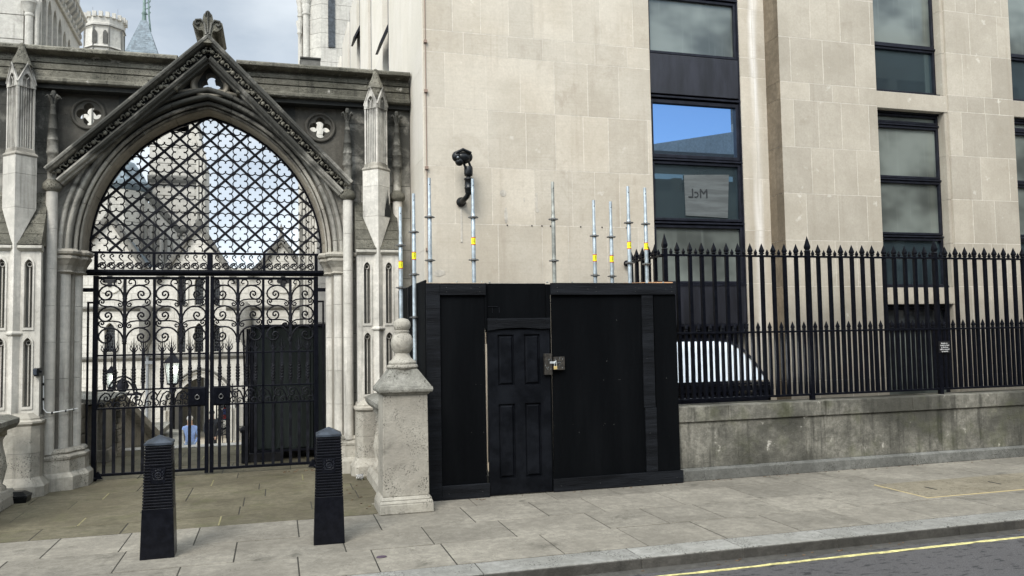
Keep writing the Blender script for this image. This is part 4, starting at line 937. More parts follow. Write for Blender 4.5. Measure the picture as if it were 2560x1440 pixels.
# gable rakes with a projecting coping and carved band
def rake(foot, apex, side):
    d = (Vector((apex[0], 0, apex[1]))-Vector((foot[0], 0, foot[1]))); L = d.length; d.normalize(); nr = Vector((d.z*(-1 if side < 0 else 1), 0, abs(d.x)))  # outward-up
    if side < 0: nr = Vector((-d.z, 0, d.x))
    else: nr = Vector((d.z, 0, -d.x))
    F = Vector((foot[0], 0, foot[1]))
    prof = [(0, 11.3), (0, 10.98), (-.02, 10.965), (-.045, 10.97), (-.05, 11.0), (-.066, 11.02), (-.07, 11.08), (-.07, 11.3)]     # (outward, y)
    w = MB(); cuts = [0, .42, .86, 1.3, 1.75, 2.2, L]
    for i in range(len(cuts)-1):
        rings = []
        for t in (cuts[i]+.001, min(cuts[i+1], L)-.001):
            rg_ = []
            for o, y in prof:
                # mitre at the apex: shorten inner fibres so both sides meet on the centre line
                p = F+d*t+nr*o
                if abs(t-L) < .01:
                    p = F+d*L+nr*o; k_ = (apex[0]-p.x)/d.x; p = p+d*k_
                rg_.append((p.x, y, p.z))
            rings.append(rg_)
        w.poly(rings, tn(.8, 1.15))
    build(w, 'gable_coping', M_soot if 0 else M_gate, gw, bevel=.003)
    w = MB(); w.poly([[tuple(F+d*t+nr*o+Vector((0, y, 0))) for o, y in ((-.068, 11.30), (-.068, 11.12), (-.12, 11.14), (-.165, 11.12), (-.165, 11.30))] for t in (.0, L-.13)], .6); build(w, 'cavetto', M_black, gw)  # hollow coloured black for its shadow as well as soot
    w = MB(); w.poly([[tuple(F+d*t+nr*o+Vector((0, y, 0))) for o, y in ((-.165, 11.30), (-.165, 11.07), (-.19, 11.05), (-.215, 11.07), (-.23, 11.12), (-.25, 11.13), (-.25, 11.30))] for t in (.0, L-.22)], 1); build(w, 'gable_moulding', M_gate, gw, bevel=.003)
    n = 14; w = MB(); rn = random.Random(11)      # ball-flowers with curling leaves between
    for k_ in range(n):
        t = .09+(L-.28)*k_/(n-1); c = F+d*t+nr*-.118
        w.ball((c.x, 11.075, c.z), .029, 8, tn(.8, 1.2))
        for s2 in (-1, 1):
            pts = []
            for j in range(8):
                a = j*.62+(k_ % 2)*1.4*s2; r = .044-.0045*j; q = c+d*(s2*.058+r*cos(a)*.85*s2)+nr*(r*sin(a)*.95*(-1 if k_ % 2 else 1)+.002); pts.append((q.x, 11.085-.016*sin(j*.5)+rn.uniform(-.006, .006), q.z))
            w.tube(pts, [.012, .012, .011, .011, .010, .009, .008, .007], 5)
            q = c+d*(s2*.045)+nr*(-.03*s2); w.ball((q.x+rn.uniform(-.006, .006), 11.10, q.z), .015, 6)
    build(w, 'carved_band', M_soot, gw)
rake(GL, GA, -1); rake(GR, GA, 1)
# tympanum: mouldings of the rounded triangle, dark recesses, trefoil light
w = MB(); tx, tz = -.835, 5.215
def rtri(r, n=12):
    pts = []
    for k_ in range(3):
        a = pi/2+k_*2*pi/3; cc = (tx+r*.40*cos(a), tz+r*.40*sin(a)+(.10*r/.25 if k_ == 0 else 0))
        for j in range(n+1):
            b_ = a-pi/3+(2*pi/3)*j/n; rad = r*.62 if k_ else r*.45; pts.append((cc[0]+rad*cos(b_), cc[1]+rad*sin(b_)))
    return pts
w.poly([[(x, y, z) for x, z in rtri(r)] for r, y in ((.265, 11.40), (.262, 11.30), (.25, 11.25), (.225, 11.235), (.20, 11.25), (.19, 11.30), (.165, 11.34), (.16, 11.40))], caps=False, smooth=True); build(w, 'trefoil_frame', M_tan, gw)
w = MB()
for s in (-1, 1):       # bars from the hood up along the rakes
    w.tube([(XC+s*.60, 11.27, 4.98), (XC+s*.42, 11.25, 5.12), (XC+s*.21, 11.24, 5.36), (XC+s*.10, 11.25, 5.50), (XC+.01, 11.27, 5.60)], .028, 8)
    w.tube([(XC+s*.63, 11.28, 4.95), (XC+s*.35, 11.27, 5.06), (XC+s*.12, 11.26, 5.10)], .02, 8)
build(w, 'tympanum_rib', M_tan, gw)
pl2 = plate([(-1.95, 5.0), (-1.95, 4.6), (-1.6, 4.85), (-1.3, 5.0), (-.42, 5.0), (-.1, 4.85), (.25, 4.6), (.25, 5.0), (-.45, 5.40), (GA[0], 5.74), (-1.25, 5.40)], [tre], YW+.085, YW+.118)
plate([(-1.2, 5.05), (-.5, 5.05), (-.42, 5.3), (GA[0], 5.72), (-1.28, 5.3)], [tre], YW+.12, YW+.30, mb=pl2)
build(pl2, 'tympanum', M_black, gw)
# finial: fleur with leaves, long in depth
w = MB(); fx, fz = GA[0], GA[1]
out = [(-.05, -.10), (-.045, .02), (-.06, .06), (-.10, .045), (-.135, .06), (-.165, .105), (-.155, .15), (-.12, .175), (-.085, .17), (-.06, .155), (-.055, .20), (-.045, .245), (-.02, .272), (.0, .278), (.02, .272), (.045, .245), (.055, .20), (.06, .155), (.085, .17), (.12, .175), (.155, .15), (.165, .105), (.135, .06), (.10, .045), (.06, .06), (.045, .02), (.05, -.10)]
FS = lambda a, b: (fx+a*1.14, fz+b*1.08-.02)
plate([FS(a, b) for a, b in out], [], 10.98, 11.80, mb=w)
build(w, 'finial', M_soot, gw, bevel=.014)
w = MB()
for s in (-1, 1):
    w.tube([(fx+s*.02, 10.975, fz-.02), (fx+s*.045, 10.968, fz+.12), (fx+s*.085, 10.965, fz+.165), (fx+s*.145, 10.965, fz+.155), (fx+s*.155, 10.968, fz+.115), (fx+s*.13, 10.968, fz+.09), (fx+s*.105, 10.97, fz+.115)], .015, 6)
    w.tube([(fx+s*.03, 10.975, fz+.22), (fx+s*.02, 10.968, fz+.27), (fx, 10.968, fz+.285)], .010, 6)
w.tube([(fx, 10.97, fz+.0), (fx, 10.965, fz+.27)], .010, 6)
build(w, 'finial_carving', M_gate, gw)
w = MB(); w.box(.33, .60, 11.45, 11.9, 5.45, 5.68); w.box(.325, .605, 11.43, 11.92, 5.68, 5.705, .4); build(w, 'vent_block', M_courtd, gw, bevel=.004)

# ================================================================== IRON GATE
YG = 11.72
def spiral(cx, cz, r0, r1, a0, turns, n=22, y=YG):
    return [(cx+(r0+(r1-r0)*t/n)*cos(a0+turns*2*pi*t/n), y, cz+(r0+(r1-r0)*t/n)*sin(a0+turns*2*pi*t/n)) for t in range(n+1)]
og = thing('iron_overthrow', 'black iron grille filling the arch above the gates, lattice with quatrefoils', 'grille', (XC, YG, 2.66))
w = MB(); w.box(-2.44, .705, YG-.07, YG+.06, 2.685, 2.742); w.box(-2.43, .70, YG-.085, YG+.075, 2.70, 2.725); w.box(-2.42, .69, YG-.04, YG+.04, 2.665, 2.685)
w.box(-2.36, .64, YG-.022, YG+.022, 2.955, 2.985); build(w, 'beam', M_iron, og, bevel=.004)
w = MB(); 
for x, hw in ((-2.265, .022), (-1.56, .018), (XC, .036), (-.155, .018), (.545, .022)): w.box(x-hw, x+hw, YG-.02, YG+.02, 2.72, 2.96)
islands(w, 'post', M_iron, og, bevel=.003)
def inside(x, z, m=.03):
    return z > ZS+.02 and sqrt((x-(XC+CO if x < XC else XC-CO))**2+(z-ZS)**2) < RR+m
# lattice bars: two families of diagonals
w = MB(); PX, PZ, z00 = .3905, .367, 4.715
slope = PZ/PX
for fam in (1, -1):
    for k_ in range(-12, 13):
        pts = []
        for j in range(241):
            x = XC-1.6+j*3.2/240; z = z00+PZ/2+PZ*k_+fam*slope*(x-XC)
            if inside(x, z, .035): pts.append((x, YG-.012*fam, z))
        if len(pts) > 4: w.tube([pts[0], pts[-1]], .0215, 4, smooth=False)
build(w, 'lattice', M_iron2, og)
w = MB(); n = 14; P = arch(-.004, 24); w.poly([[(XC+(x-XC)*s_, y, ZS+(z-ZS)*s_) for s_, y in ((1.0, YG-.02), (1.0, YG+.02), (.985, YG+.02), (.985, YG-.02))] for x, z in P]); build(w, 'arched_frame', M_iron, og)
for i in range(-8, 9):
    for j in range(-1, 11):
        if (i+j) % 2: continue
        cx_, cz_2 = XC+i*PX/2, z00-j*PZ/2
        if not inside(cx_, cz_2, .07) and not inside(cx_, cz_2+.07, .02): continue
        if cz_2 < ZS-.05: continue
        L_ = lobes(cx_, cz_2, 4, .066, .053, pi/4, 7); runs, cur = [], []
        for p in L_+[L_[0]]:
            if inside(p[0], p[1], .02): cur.append((p[0], YG, p[1]))
            else:
                if len(cur) > 1: runs.append(cur)
                cur = []
        if len(cur) > 1: runs.append(cur)
        if not runs: continue
        w = MB()
        for r_ in runs: w.tube(r_, .0098, 4, flat=(1, 1.4), smooth=False)
        build(w, 'quatrefoil', M_iron2, og)
w0 = MB(); w0.tube(spiral(0, .062, .054, .012, -pi/2-.4, 1.7, 24, 0)[::-1]+[(.02, 0, .016)][:0], .0052, 4, flat=(1, 1.6), smooth=False)
S_ = [(.054*cos(a), 0, .062+.054*sin(a)) for a in (-1.9, -1.2, -.5, .2, .9)]
w0.tube(spiral(0, .062, .012, .054, 0, 1.55, 20, 0)+[(.035, 0, .118), (.0, 0, .150), (-.022, 0, .178), (-.018, 0, .205), (.004, 0, .217), (.022, 0, .205), (.020, 0, .188), (.006, 0, .186)], .0105, 4, flat=(1, 1.4), smooth=False)
proto = None
for q in range(4):
    xa_ = [-2.243, -1.542, -.824, -.137][q]; wd = .662 if q in (0, 3) else .68
    for i in range(6):
        x_ = xa_+(.66)*(i+.5)/6
        if proto is None: proto = build(w0, 's_scroll', M_iron2, og); o = proto
        else: o = proto.copy(); C.objects.link(o); o.parent = og; o.matrix_parent_inverse = Matrix.Translation(ORG[og.name]).inverted()
        o.location = (x_, YG, 2.73); 
for k_ in range(24): pass
def gate_leaf(xo, s, label):
    """xo: hinge side x; s: +1 when the leaf extends to the right"""
    lf = thing('gate_leaf', label, 'gate', (xo, YG, 0), 'leaves of the iron gate')
    Wd = 1.385; X = lambda v: xo+s*v
    def bx(w, a, b, z0, z1, t=.02): w.box(min(X(a), X(b)), max(X(a), X(b)), YG-t, YG+t, z0, z1)
    w = MB(); bx(w, -.03, .03, .0, 2.66, .03); bx(w, Wd-.040, Wd+.010, .02, 2.66, .028); bx(w, .03, Wd, 2.615, 2.65, .02)
    bx(w, .03, Wd-.03, 1.605, 1.628, .016); bx(w, .03, Wd-.03, 1.15, 1.172, .018); bx(w, .03, Wd-.03, .913, .937, .018); bx(w, .03, Wd-.03, .055, .09, .02)
    bx(w, .69, .725, .09, 2.615, .018); w.box(min(X(-.03), X(-.15)), max(X(-.03), X(-.15)), YG-.03, YG+.03, 2.45, 2.50); w.ball((X(.0), YG, .03), .05, 8, sc=(1, 1, .6)); w.frustum(X(.05), YG, .02, .12, .06, .03, .01, .02)
    build(w, 'frame', M_iron, lf, bevel=.003)
    sp_ = Wd/12.0
    for i in range(1, 12):
        x = X(i*sp_)
        if i == 6: continue
        w = MB(); r = .0195
        low_top = .92
        w.box(x-r, x+r, YG-r*.8, YG+r*.8, .07, .925)
        build(w, 'lower_bar', M_iron2, lf, bevel=.002)
        if i in (10, 11) or (i == 9 and 0): pass
        w = MB(); stem = i in (3, 9)
        top = 2.62 if stem else 1.70
        rings = []                       # barley-twist section in the middle of the upper bar
        zz = [1.16, 1.24]+[1.24+.02*k_ for k_ in range(1, 11)]+[1.46, top]
        for z in zz:
            tw = (min(max(z-1.24, 0), .2)/.2)*2*pi*1.25; rr_ = r*(1.12 if 1.24 < z < 1.45 else 1)*1.35
            rings.append([(x+rr_*cos(tw+pi/4+q*pi/2), YG+rr_*sin(tw+pi/4+q*pi/2)*.85, z) for q in range(4)])
        w.poly(rings)
        for z in (1.235, 1.455): w.lathe(x, YG, [(.016, z-.012), (.026, z), (.016, z+.012)], 8)
        if stem:
            for z in (1.78, 2.06, 2.34): w.lathe(x, YG, [(.016, z-.03), (.03, z-.012), (.024, z), (.032, z+.02), (.016, z+.05)], 8)
        b_ = build(w, 'upper_bar', M_iron2, lf)
        if not stem:
            w = MB(); w.lathe(x, YG, [(.012, 1.63), (.024, 1.655), (.016, 1.67), (.008, 1.75), (.001, 1.86)], 6)
            for s2 in (-1, 1):
                w.tube([(x, YG, 1.66), (x+s2*.03, YG, 1.67), (x+s2*.048, YG, 1.70), (x+s2*.040, YG, 1.725), (x+s2*.052, YG, 1.755)], [.011, .009, .0065, .006, .003], 5)
                w.tube([(x, YG, 1.66), (x+s2*.017, YG, 1.69), (x+s2*.03, YG, 1.73), (x+s2*.022, YG, 1.76), (x+s2*.032, YG, 1.80)], [.009, .007, .0055, .005, .002], 5)
            build(w, 'trident_spike', M_iron2, b_)
    # scrollwork: each half panel has three tiers of one great scroll and two small ones
    r_ = .0125
    for stem, dirs in ((3*sp_, (-1, 1)), (9*sp_, (-1, 1))):
        for s2 in dirs:
            for tier in range(3):
                zc = 1.865+.282*tier; w = MB(); xs_ = stem; ww = .315
                Q = lambda u, z: (X(xs_+s2*u), YG, z)
                # great scroll: springs from the stem, arches over, coils inwards
                pts = [Q(.012, zc-.075), Q(.020, zc-.02), Q(.045, zc+.035), Q(.08, zc+.075), Q(.12, zc+.10), Q(.17, zc+.110), Q(.22, zc+.103), Q(.27, zc+.078), Q(.303, zc+.035), Q(.312, zc-.005), Q(.30, zc-.045), Q(.27, zc-.075), Q(.235, zc-.085), Q(.20, zc-.078), Q(.17, zc-.055), Q(.157, zc-.02), Q(.165, zc+.012), Q(.19, zc+.03), Q(.215, zc+.025), Q(.232, zc+.005), Q(.230, zc-.02), Q(.212, zc-.032), Q(.195, zc-.022), Q(.197, zc-.006)]
                w.tube(pts, r_, 5, flat=(1, 1.5), smooth=True)
                if tier < 2:
                    pts = [Q(.17, zc+.108), Q(.24, zc+.112), Q(.285, zc+.125), Q(.308, zc+.15), Q(.306, zc+.185), Q(.282, zc+.203), Q(.255, zc+.193), Q(.248, zc+.17), Q(.262, zc+.153), Q(.28, zc+.158), Q(.282, zc+.172), Q(.272, zc+.176)]
                    w.tube(pts, r_*.85, 5, flat=(1, 1.5))
                    pts = [Q(.23, zc+.198), Q(.14, zc+.200), Q(.07, zc+.190), Q(.03, zc+.165), Q(.022, zc+.135), Q(.04, zc+.112), Q(.068, zc+.115), Q(.078, zc+.138), Q(.065, zc+.155), Q(.048, zc+.148), Q(.05, zc+.134)]
                    w.tube(pts, r_*.85, 5, flat=(1, 1.5))
                else:
                    pts = [Q(.17, zc+.108), Q(.24, zc+.112), Q(.283, zc+.13), Q(.295, zc+.16), Q(.28, zc+.183), Q(.255, zc+.183), Q(.243, zc+.163), Q(.255, zc+.148), Q(.27, zc+.156)]
                    w.tube(pts, r_*.85, 5, flat=(1, 1.5))
                    pts = [Q(.10, zc+.092), Q(.13, zc+.125), Q(.125, zc+.165), Q(.095, zc+.188), Q(.06, zc+.18), Q(.045, zc+.15), Q(.06, zc+.128), Q(.085, zc+.135)]
                    w.tube(pts, r_*.85, 5, flat=(1, 1.5))
                build(w, 'scroll', M_iron2, lf)
    # scroll frieze between the lock rails
    for k_ in range(6):
        a = .035+k_*.183; w = MB(); z0 = 1.04
        P_ = lambda u, z: (X(a+u), YG, z)
        if a > .55: a += .015
        w.tube([P_(0, .94), P_(.01, 1.02), P_(.04, 1.09), P_(.085, 1.125), P_(.13, 1.115), P_(.155, 1.07), P_(.14, 1.03), P_(.105, 1.015), P_(.078, 1.035), P_(.078, 1.065), P_(.1, 1.08), P_(.118, 1.062), P_(.108, 1.046)], r_*.85, 5, flat=(1, 1.5))
        w.tube([P_(.01, .99), P_(.05, 1.005), P_(.075, .985), P_(.07, .955), P_(.045, .95), P_(.038, .968), P_(.05, .978)], r_*.75, 5, flat=(1, 1.5))
        w.tube([P_(.14, 1.03), P_(.17, .99), P_(.165, .955), P_(.14, .945), P_(.122, .962), P_(.135, .98)], r_*.75, 5, flat=(1, 1.5))
        w.tube([P_(.16, 1.08), P_(.18, 1.12), P_(.2, 1.14)], r_*.75, 5)
        build(w, 'frieze_scroll', M_iron2, lf)
    w = MB(); bx(w, 1.135, Wd-.03, .925, 1.16, .035); lk = build(w, 'lock_box', M_iron, lf, bevel=.006)
    w = MB(); cxr = X(1.25); w.tube([(cxr+.026*cos(a), YG-.05-.004*sin(a), 1.035+.028*sin(a)) for a in [2*pi*q/16 for q in range(17)]], .0055, 6); w.ball((cxr, YG-.042, 1.066), .012, 6); build(w, 'ring_handle', M_ring, lk)
    # back stay: flat stile on the wall side
    w = MB(); w.box(min(X(-.09), X(-.115)), max(X(-.09), X(-.115)), YG+.05, YG+.07, .45, 2.32); w.box(min(X(0), X(-.115)), max(X(0), X(-.115)), YG+.05, YG+.07, 2.30, 2.325); build(w, 'stay', simple('rusty_iron', (.035, .022, .018), .7) if 0 else M_iron2, lf)
    return lf
gate_leaf(-2.262, 1, 'left leaf of the black wrought iron gate')
gate_leaf(.540, -1, 'right leaf of the black wrought iron gate, before the dark cabin')

# small things on the ground
bb = thing('bait_box', 'black plastic box on the ground at the foot of the left buttress', 'bait box', (-2.86, 10.55, 0))
w = MB(); w.frustum(-2.84, 10.52, .0, .065, .14, .10, .15, .11); build(w, 'base', M_plastic, bb, bevel=.008)
w = MB(); w.frustum(-2.84, 10.52, .065, .085, .155, .115, .15, .11); w.frustum(-2.84, 10.52, .085, .125, .145, .105, .09, .05); build(w, 'lid', M_plastic, bb, bevel=.008)
w = MB(); w.frustum(-2.9, 10.37, 0, .012, .02, .012, .015, .01); w.frustum(-2.84, 10.385, 0, .01, .018, .01, .014, .008); w.frustum(-2.97, 10.38, 0, .012, .015, .01, .012, .008)
tag(build(w, 'torn_paper', M_litter), 'scraps of pale torn paper beside the black bait box', 'litter')
w = MB(); rn = random.Random(5)
w.tube([(-1.56, 6.70, .008), (-1.50, 6.74, .02), (-1.44, 6.73, .012), (-1.40, 6.79, .016)], [.008, .014, .012, .006], 6); w.tube([(-1.52, 6.66, .006), (-1.46, 6.68, .012), (-1.41, 6.66, .008)], .006, 5)
tag(build(w, 'twig', M_litter), 'pale twisted twig lying on the flags at the lower left', 'twig')
w = MB(); w.poly([[(.83+.045*cos(a)*sc, 6.80+.03*sin(a)*sc, z) for a in [k_*pi/8 for k_ in range(16)]] for sc, z in ((1, .002), (.8, .008))]); tag(build(w, 'dark_leaf', M_leaf), 'single dark leaf lying on the flags right of the bollards', 'leaf')
cp = thing('plastic_cup', 'clear plastic cup lying on its side by the right buttress plinth', 'cup', (1.02, 10.55, 0))
w = MB(); w.poly([[(.97+t*.09, 10.5+r*cos(a), .042+r*sin(a)) for a in [k_*pi/8 for k_ in range(16)]] for t, r in ((0, .026), (1, .04), (1, .037), (.05, .023))], smooth=True)
m, t, b = mat('clear_plastic'); b.inputs['Transmission Weight'].default_value = .8; b.inputs['Roughness'].default_value = .1; b.inputs['IOR'].default_value = 1.2; build(w, 'wall', m, cp)
w = MB(); rn = random.Random(9)
for i in range(26):
    x, y = (rn.uniform(.1, .75), rn.uniform(11.45, 11.62)) if i < 18 else (rn.uniform(.8, 1.0), rn.uniform(8.7, 10.2)); a = rn.uniform(0, 3); l = rn.uniform(.01, .035)
    w.poly([[(x-l*cos(a), y-l*sin(a), .003), (x+.01*sin(a), y-.01*cos(a), .006)], [(x+l*cos(a), y+l*sin(a), .004), (x-.01*sin(a), y+.01*cos(a), .008)]][:2] and [[(x+l*cos(a+u)*.6, y+l*sin(a+u)*.4, z) for u in (0, 1.57, 3.14, 4.71)] for z in (.001, .007)], tn())
for i in range(90):
    t_ = rn.random()
    if t_ < .5: x, y, z0 = rn.uniform(-3, 9), 6.03-abs(rn.gauss(0, .05)), RZ+.004
    elif t_ < .8: x, y, z0 = rn.uniform(4.7, 11), 8.88-abs(rn.gauss(0, .04)), .001
    else: x, y, z0 = rn.uniform(1.6, 4.6), 8.80-abs(rn.gauss(0, .03)), .001
    a = rn.uniform(0, 3); l = rn.uniform(.006, .02)
    w.poly([[(x+l*cos(a+u), y+l*sin(a+u)*.5, z) for u in (0, 1.57, 3.14, 4.71)] for z in (z0, z0+.004)], tn(.5, 1.3))
o = build(w, 'leaf_litter', simple('brown_leaf_litter', (.10, .06, .03), .9, 0, .6, 30)); tag(o, 'scattered brown leaf litter along the gate, wall and kerb', 'leaf litter'); o['kind'] = 'stuff'

# ================================================================== THE COURT BEHIND THE GATE
GZ = -2.4
for o in C.objects:
    if o.name == 'courtyard': o.location.z = .35
ct = thing('court_building', 'pale gothic court building with steep gables and arched doorway seen through the gate', 'building', (-3, 36, GZ))
pc = -2.96
out = [(-14, GZ), (-14, 4.8), (-8.0, 4.8), (-6.5, 6.9), (-5.15, 4.8), (-4.40, 4.8), (-3.09, 6.62), (-1.90, 4.8), (-.85, 4.78), (.22, 6.0), (1.15, 4.78), (1.7, 4.78), (1.7, GZ), (pc+1.05, GZ)]+[(x, z) for x, z in reversed(arch(0, 12, pc, -1.05, 1.05, .3))]+[(pc-1.05, GZ)]
wins = [(-6.42, 1.37, 2.55, .19), (-3.74, 1.30, 2.45, .16), (-3.06, 1.30, 2.50, .17), (-2.40, 1.3, 2.45, .15), (-3.74, 3.25, 4.55, .16), (-3.06, 3.25, 4.45, .17), (-2.40, 3.25, 4.4, .15), (.35, 1.3, 2.5, .2)]
w = plate(out, [lancet(x, a, b, h) for x, a, b, h in wins], 36, 36.6); build(w, 'wall', M_court, ct)
w = MB(); rn = random.Random(2)       # thin proud facing courses
z = GZ
for x, a, b, h in wins:
    g_ = MB(); g_.box(x-h*1.2, x+h*1.2, 36.35, 36.4, a-.05, b+.05); f_ = build(g_, 'window', M_leadglass, ct)
    g_ = MB()
    for k_ in range(1, 4): g_.box(x-h+h*k_/2-.005, x-h+h*k_/2+.005, 36.30, 36.34, a, b-.2)
    for k_ in range(1, 9): g_.box(x-h, x+h, 36.30, 36.34, a+(b-a)*k_/9-.008, a+(b-a)*k_/9+.008)
    build(g_, 'leading', M_lead, f_)
    g_ = MB(); o_ = lancet(x, a-.02, b+.12, h+.10); plate(o_, [lancet(x, a-.01, b+.0, h+.005)], 35.93, 36.0, mb=g_); build(g_, 'surround', M_court, f_)
w = MB(); 
for z in (3.12, 1.10, -1.9): w.poly([[(x, 36.0, z-.12), (x, 35.90, z-.02), (x, 35.86, z), (x, 35.86, z+.05), (x, 36.0, z+.09)] for x in (-14, -4.45 if z < 0 else -4.2)]); w.poly([[(x, 36.0, z-.12), (x, 35.90, z-.02), (x, 35.86, z), (x, 35.86, z+.05), (x, 36.0, z+.09)] for x in (-2.0 if z > 3 else (-1.6 if z < 0 else -4.2), 1.65)])
build(w, 'string_course', M_courtd, ct)
w = MB()
for (l, a, r) in (((-8.0, 4.75), (-6.5, 6.98), (-5.1, 4.75)), ((-4.75, 4.2), (-3.09, 6.72), (-1.55, 4.2)), ((-1.1, 4.4), (.22, 6.1), (1.5, 4.4))):
    for f_ in (l, r):
        d = (Vector((a[0]-f_[0], 0, a[1]-f_[1]))).normalized(); nn = Vector((-d.z, 0, d.x)) if f_ is l else Vector((d.z, 0, -d.x))
        w.poly([[(p[0]+nn.x*o_, y, p[1]+nn.z*o_) for o_, y in ((-.16, 35.98), (-.12, 35.80), (.04, 35.78), (.08, 35.86), (.08, 36.5), (-.16, 36.5))] for p in (f_, a)])
    w.lathe(a[0], 36, [(.10, a[1]-.1), (.14, a[1]+.05), (.08, a[1]+.12), (.05, a[1]+.3), (.11, a[1]+.36), (.11, a[1]+.42), (.04, a[1]+.5), (.01, a[1]+.62)], 8)
build(w, 'gable_coping', M_courtd, ct)
w = MB(); w.poly([[(-14, 36.6, 4.7), (1.7, 36.6, 4.7)], [(-14, 40, 5.1), (1.7, 40, 5.1)]], caps=False)
for a, hw, zt in ((-6.5, 1.5, 6.85), (-3.09, 1.3, 6.6), (.22, 1.05, 5.95)): w.poly([[(a-hw, y, 4.75), (a, y, zt), (a+hw, y, 4.75)] for y in (36.5, 40)])
w.box(-14, 1.7, 36.6, 40, 3, 4.72); build(w, 'roof', M_slate, ct)
w = MB(); rn = random.Random(8)
for r_i in range(24):      # bed joints and perpends of the court wall, stopping at its openings
    z = GZ+.35+r_i*.34
    if z > 6.2: break
    x = -9.0
    while x < 1.6:
        x2 = min(x+rn.uniform(.45, .8), 1.65); xm = (x+x2)/2
        hit = any(abs(xm-wx) < wh+.5 and a-.1 < z < b_+.2 for wx, a, b_, wh in wins) or (abs(xm-pc) < 1.75 and z < .75)
        roof = z > 4.7 and not (abs(xm+6.5) < (6.7-z)*.62 or abs(xm+3.09) < (6.4-z)*.6 or abs(xm-.22) < (5.8-z)*.7)
        if not hit and not roof:
            w.box(x, x2, 35.992, 36.0, z-.006, z+.006)
            if z < 4.3: w.box(x-.005, x+.005, 35.992, 36.0, z+.006, z+.334)
        x = x2
j_ = build(w, 'joints', simple('grey_joint', (.30, .285, .25), .9), ct); j_['kind'] = 'stuff'
# portal mouldings, passage and its iron screens
for n0, n1, ya in ((0, .10, 36.2), (.10, .2, 36.05), (.2, .30, 35.9), (.3, .38, 35.82)):
    w = MB(); arch_sweep(w, [(n0, 36.5), (n0, ya+.05), (n0+.03, ya), (n1-.02, ya), (n1+.0, ya+.06), (n1, 36.5)], 12, 1, 0, pc, -1.05, 1.05, .3)
    build(w, 'portal_arch', M_court if n0 in (0, .2) else M_courtd, ct)
w = MB()
for s in (-1, 1):
    for v, y in ((1.12, 36.1), (1.25, 35.95), (1.36, 35.86)): w.lathe(pc+s*v, y, [(.05, GZ), (.05, -1.15), (.07, -1.12), (.08, -1.04)], 8)
    w.box(*sorted((pc+s*1.05, pc+s*1.42)), 35.98, 36.5, GZ, -1.0)
islands(w, 'portal_jamb', M_court, ct)
w = MB(); w.box(pc-1.6, pc-1.2, 36.6, 39.5, GZ, 1); w.box(pc+1.2, pc+1.6, 36.6, 39.5, GZ, 1); w.box(pc-1.6, pc+1.6, 36.6, 39.5, .6, 1); build(w, 'passage', M_court, ct)
w = MB()
for a, b in ((-5.05, 1.9), (-1.2, 1.9)): w.lathe(a, 35.75, [(.06, 1.2), (.12, 1.5), (.24, 1.8), (.26, 2.2), (.27, 2.9), (.22, 2.95), (.23, 3.05), (.16, 3.25), (.05, 3.35)], 8)
islands(w, 'stone_corbel', M_courtd, ct)
w = MB(); w.tube([(-5.0, 35.85, 2.0), (-5.0, 35.85, GZ)], .06, 8); w.box(-5.2, -4.8, 35.78, 35.95, .85, .98); w.tube([(-.95, 35.85, 2.9), (-.95, 35.85, GZ)], .05, 8); build(w, 'downpipe', M_lead, ct)
for qx in (-6.45, .30):
    w = MB(); w.poly([[(qx+r*cos(k_*pi/12), y, 4.25+r*sin(k_*pi/12)) for k_ in range(24)] for r, y in ((.55, 36.0), (.52, 35.94), (.46, 35.94), (.44, 36.0))], caps=False); build(w, 'round_moulding', M_court, ct)
    w = MB(); w.poly([[(x, y, z) for x, z in lobes(qx, 4.25, 4, .17, .10, pi/2, 6)] for y in (35.97, 35.99)]); build(w, 'quatrefoil_light', M_blackhole, ct)
# screen in the passage
isc = thing('iron_screen', 'black scrolled iron gate standing open in the far arched doorway', 'gate', (-2.3, 36.9, GZ))
w = MB(); 
for x in (-2.42, -2.02): w.box(x-.03, x+.03, 36.9, 36.96, GZ, -.7)
for z in (GZ+.15, -1.6, -.75): w.box(-2.42, -2.02, 36.9, 36.95, z-.02, z+.02)
build(w, 'frame', M_iron2, isc)
w = MB()
for i in range(7):
    z = GZ+.2+i*.22
    for s in (-1, 1): w.tube([(-2.22, 36.92, z), (-2.22+s*.05, 36.92, z+.05), (-2.22+s*.13, 36.92, z+.08), (-2.22+s*.15, 36.92, z+.14), (-2.22+s*.08, 36.92, z+.17), (-2.22+s*.06, 36.92, z+.12)], .014, 5)
w.tube([(-2.22, 36.92, GZ+.1), (-2.22, 36.92, -.75)], .016, 5); build(w, 'scrolls', M_iron2, isc)
isp = thing('iron_fence', 'plain black bars beyond the arched doorway of the court', 'fence', (-2.0, 35.3, GZ))
for i, x in enumerate((-3.62, -3.3, -2.08, -1.92, -1.70, -1.5)):
    w = MB(); w.box(x-.018, x+.018, 35.3, 35.34, GZ, .0 if x > -3 else -.3); build(w, 'bar', M_iron2, isp)
w = MB(); w.box(-3.7, -1.4, 35.3, 35.34, -.35, -.31); build(w, 'rail', M_iron2, isp)
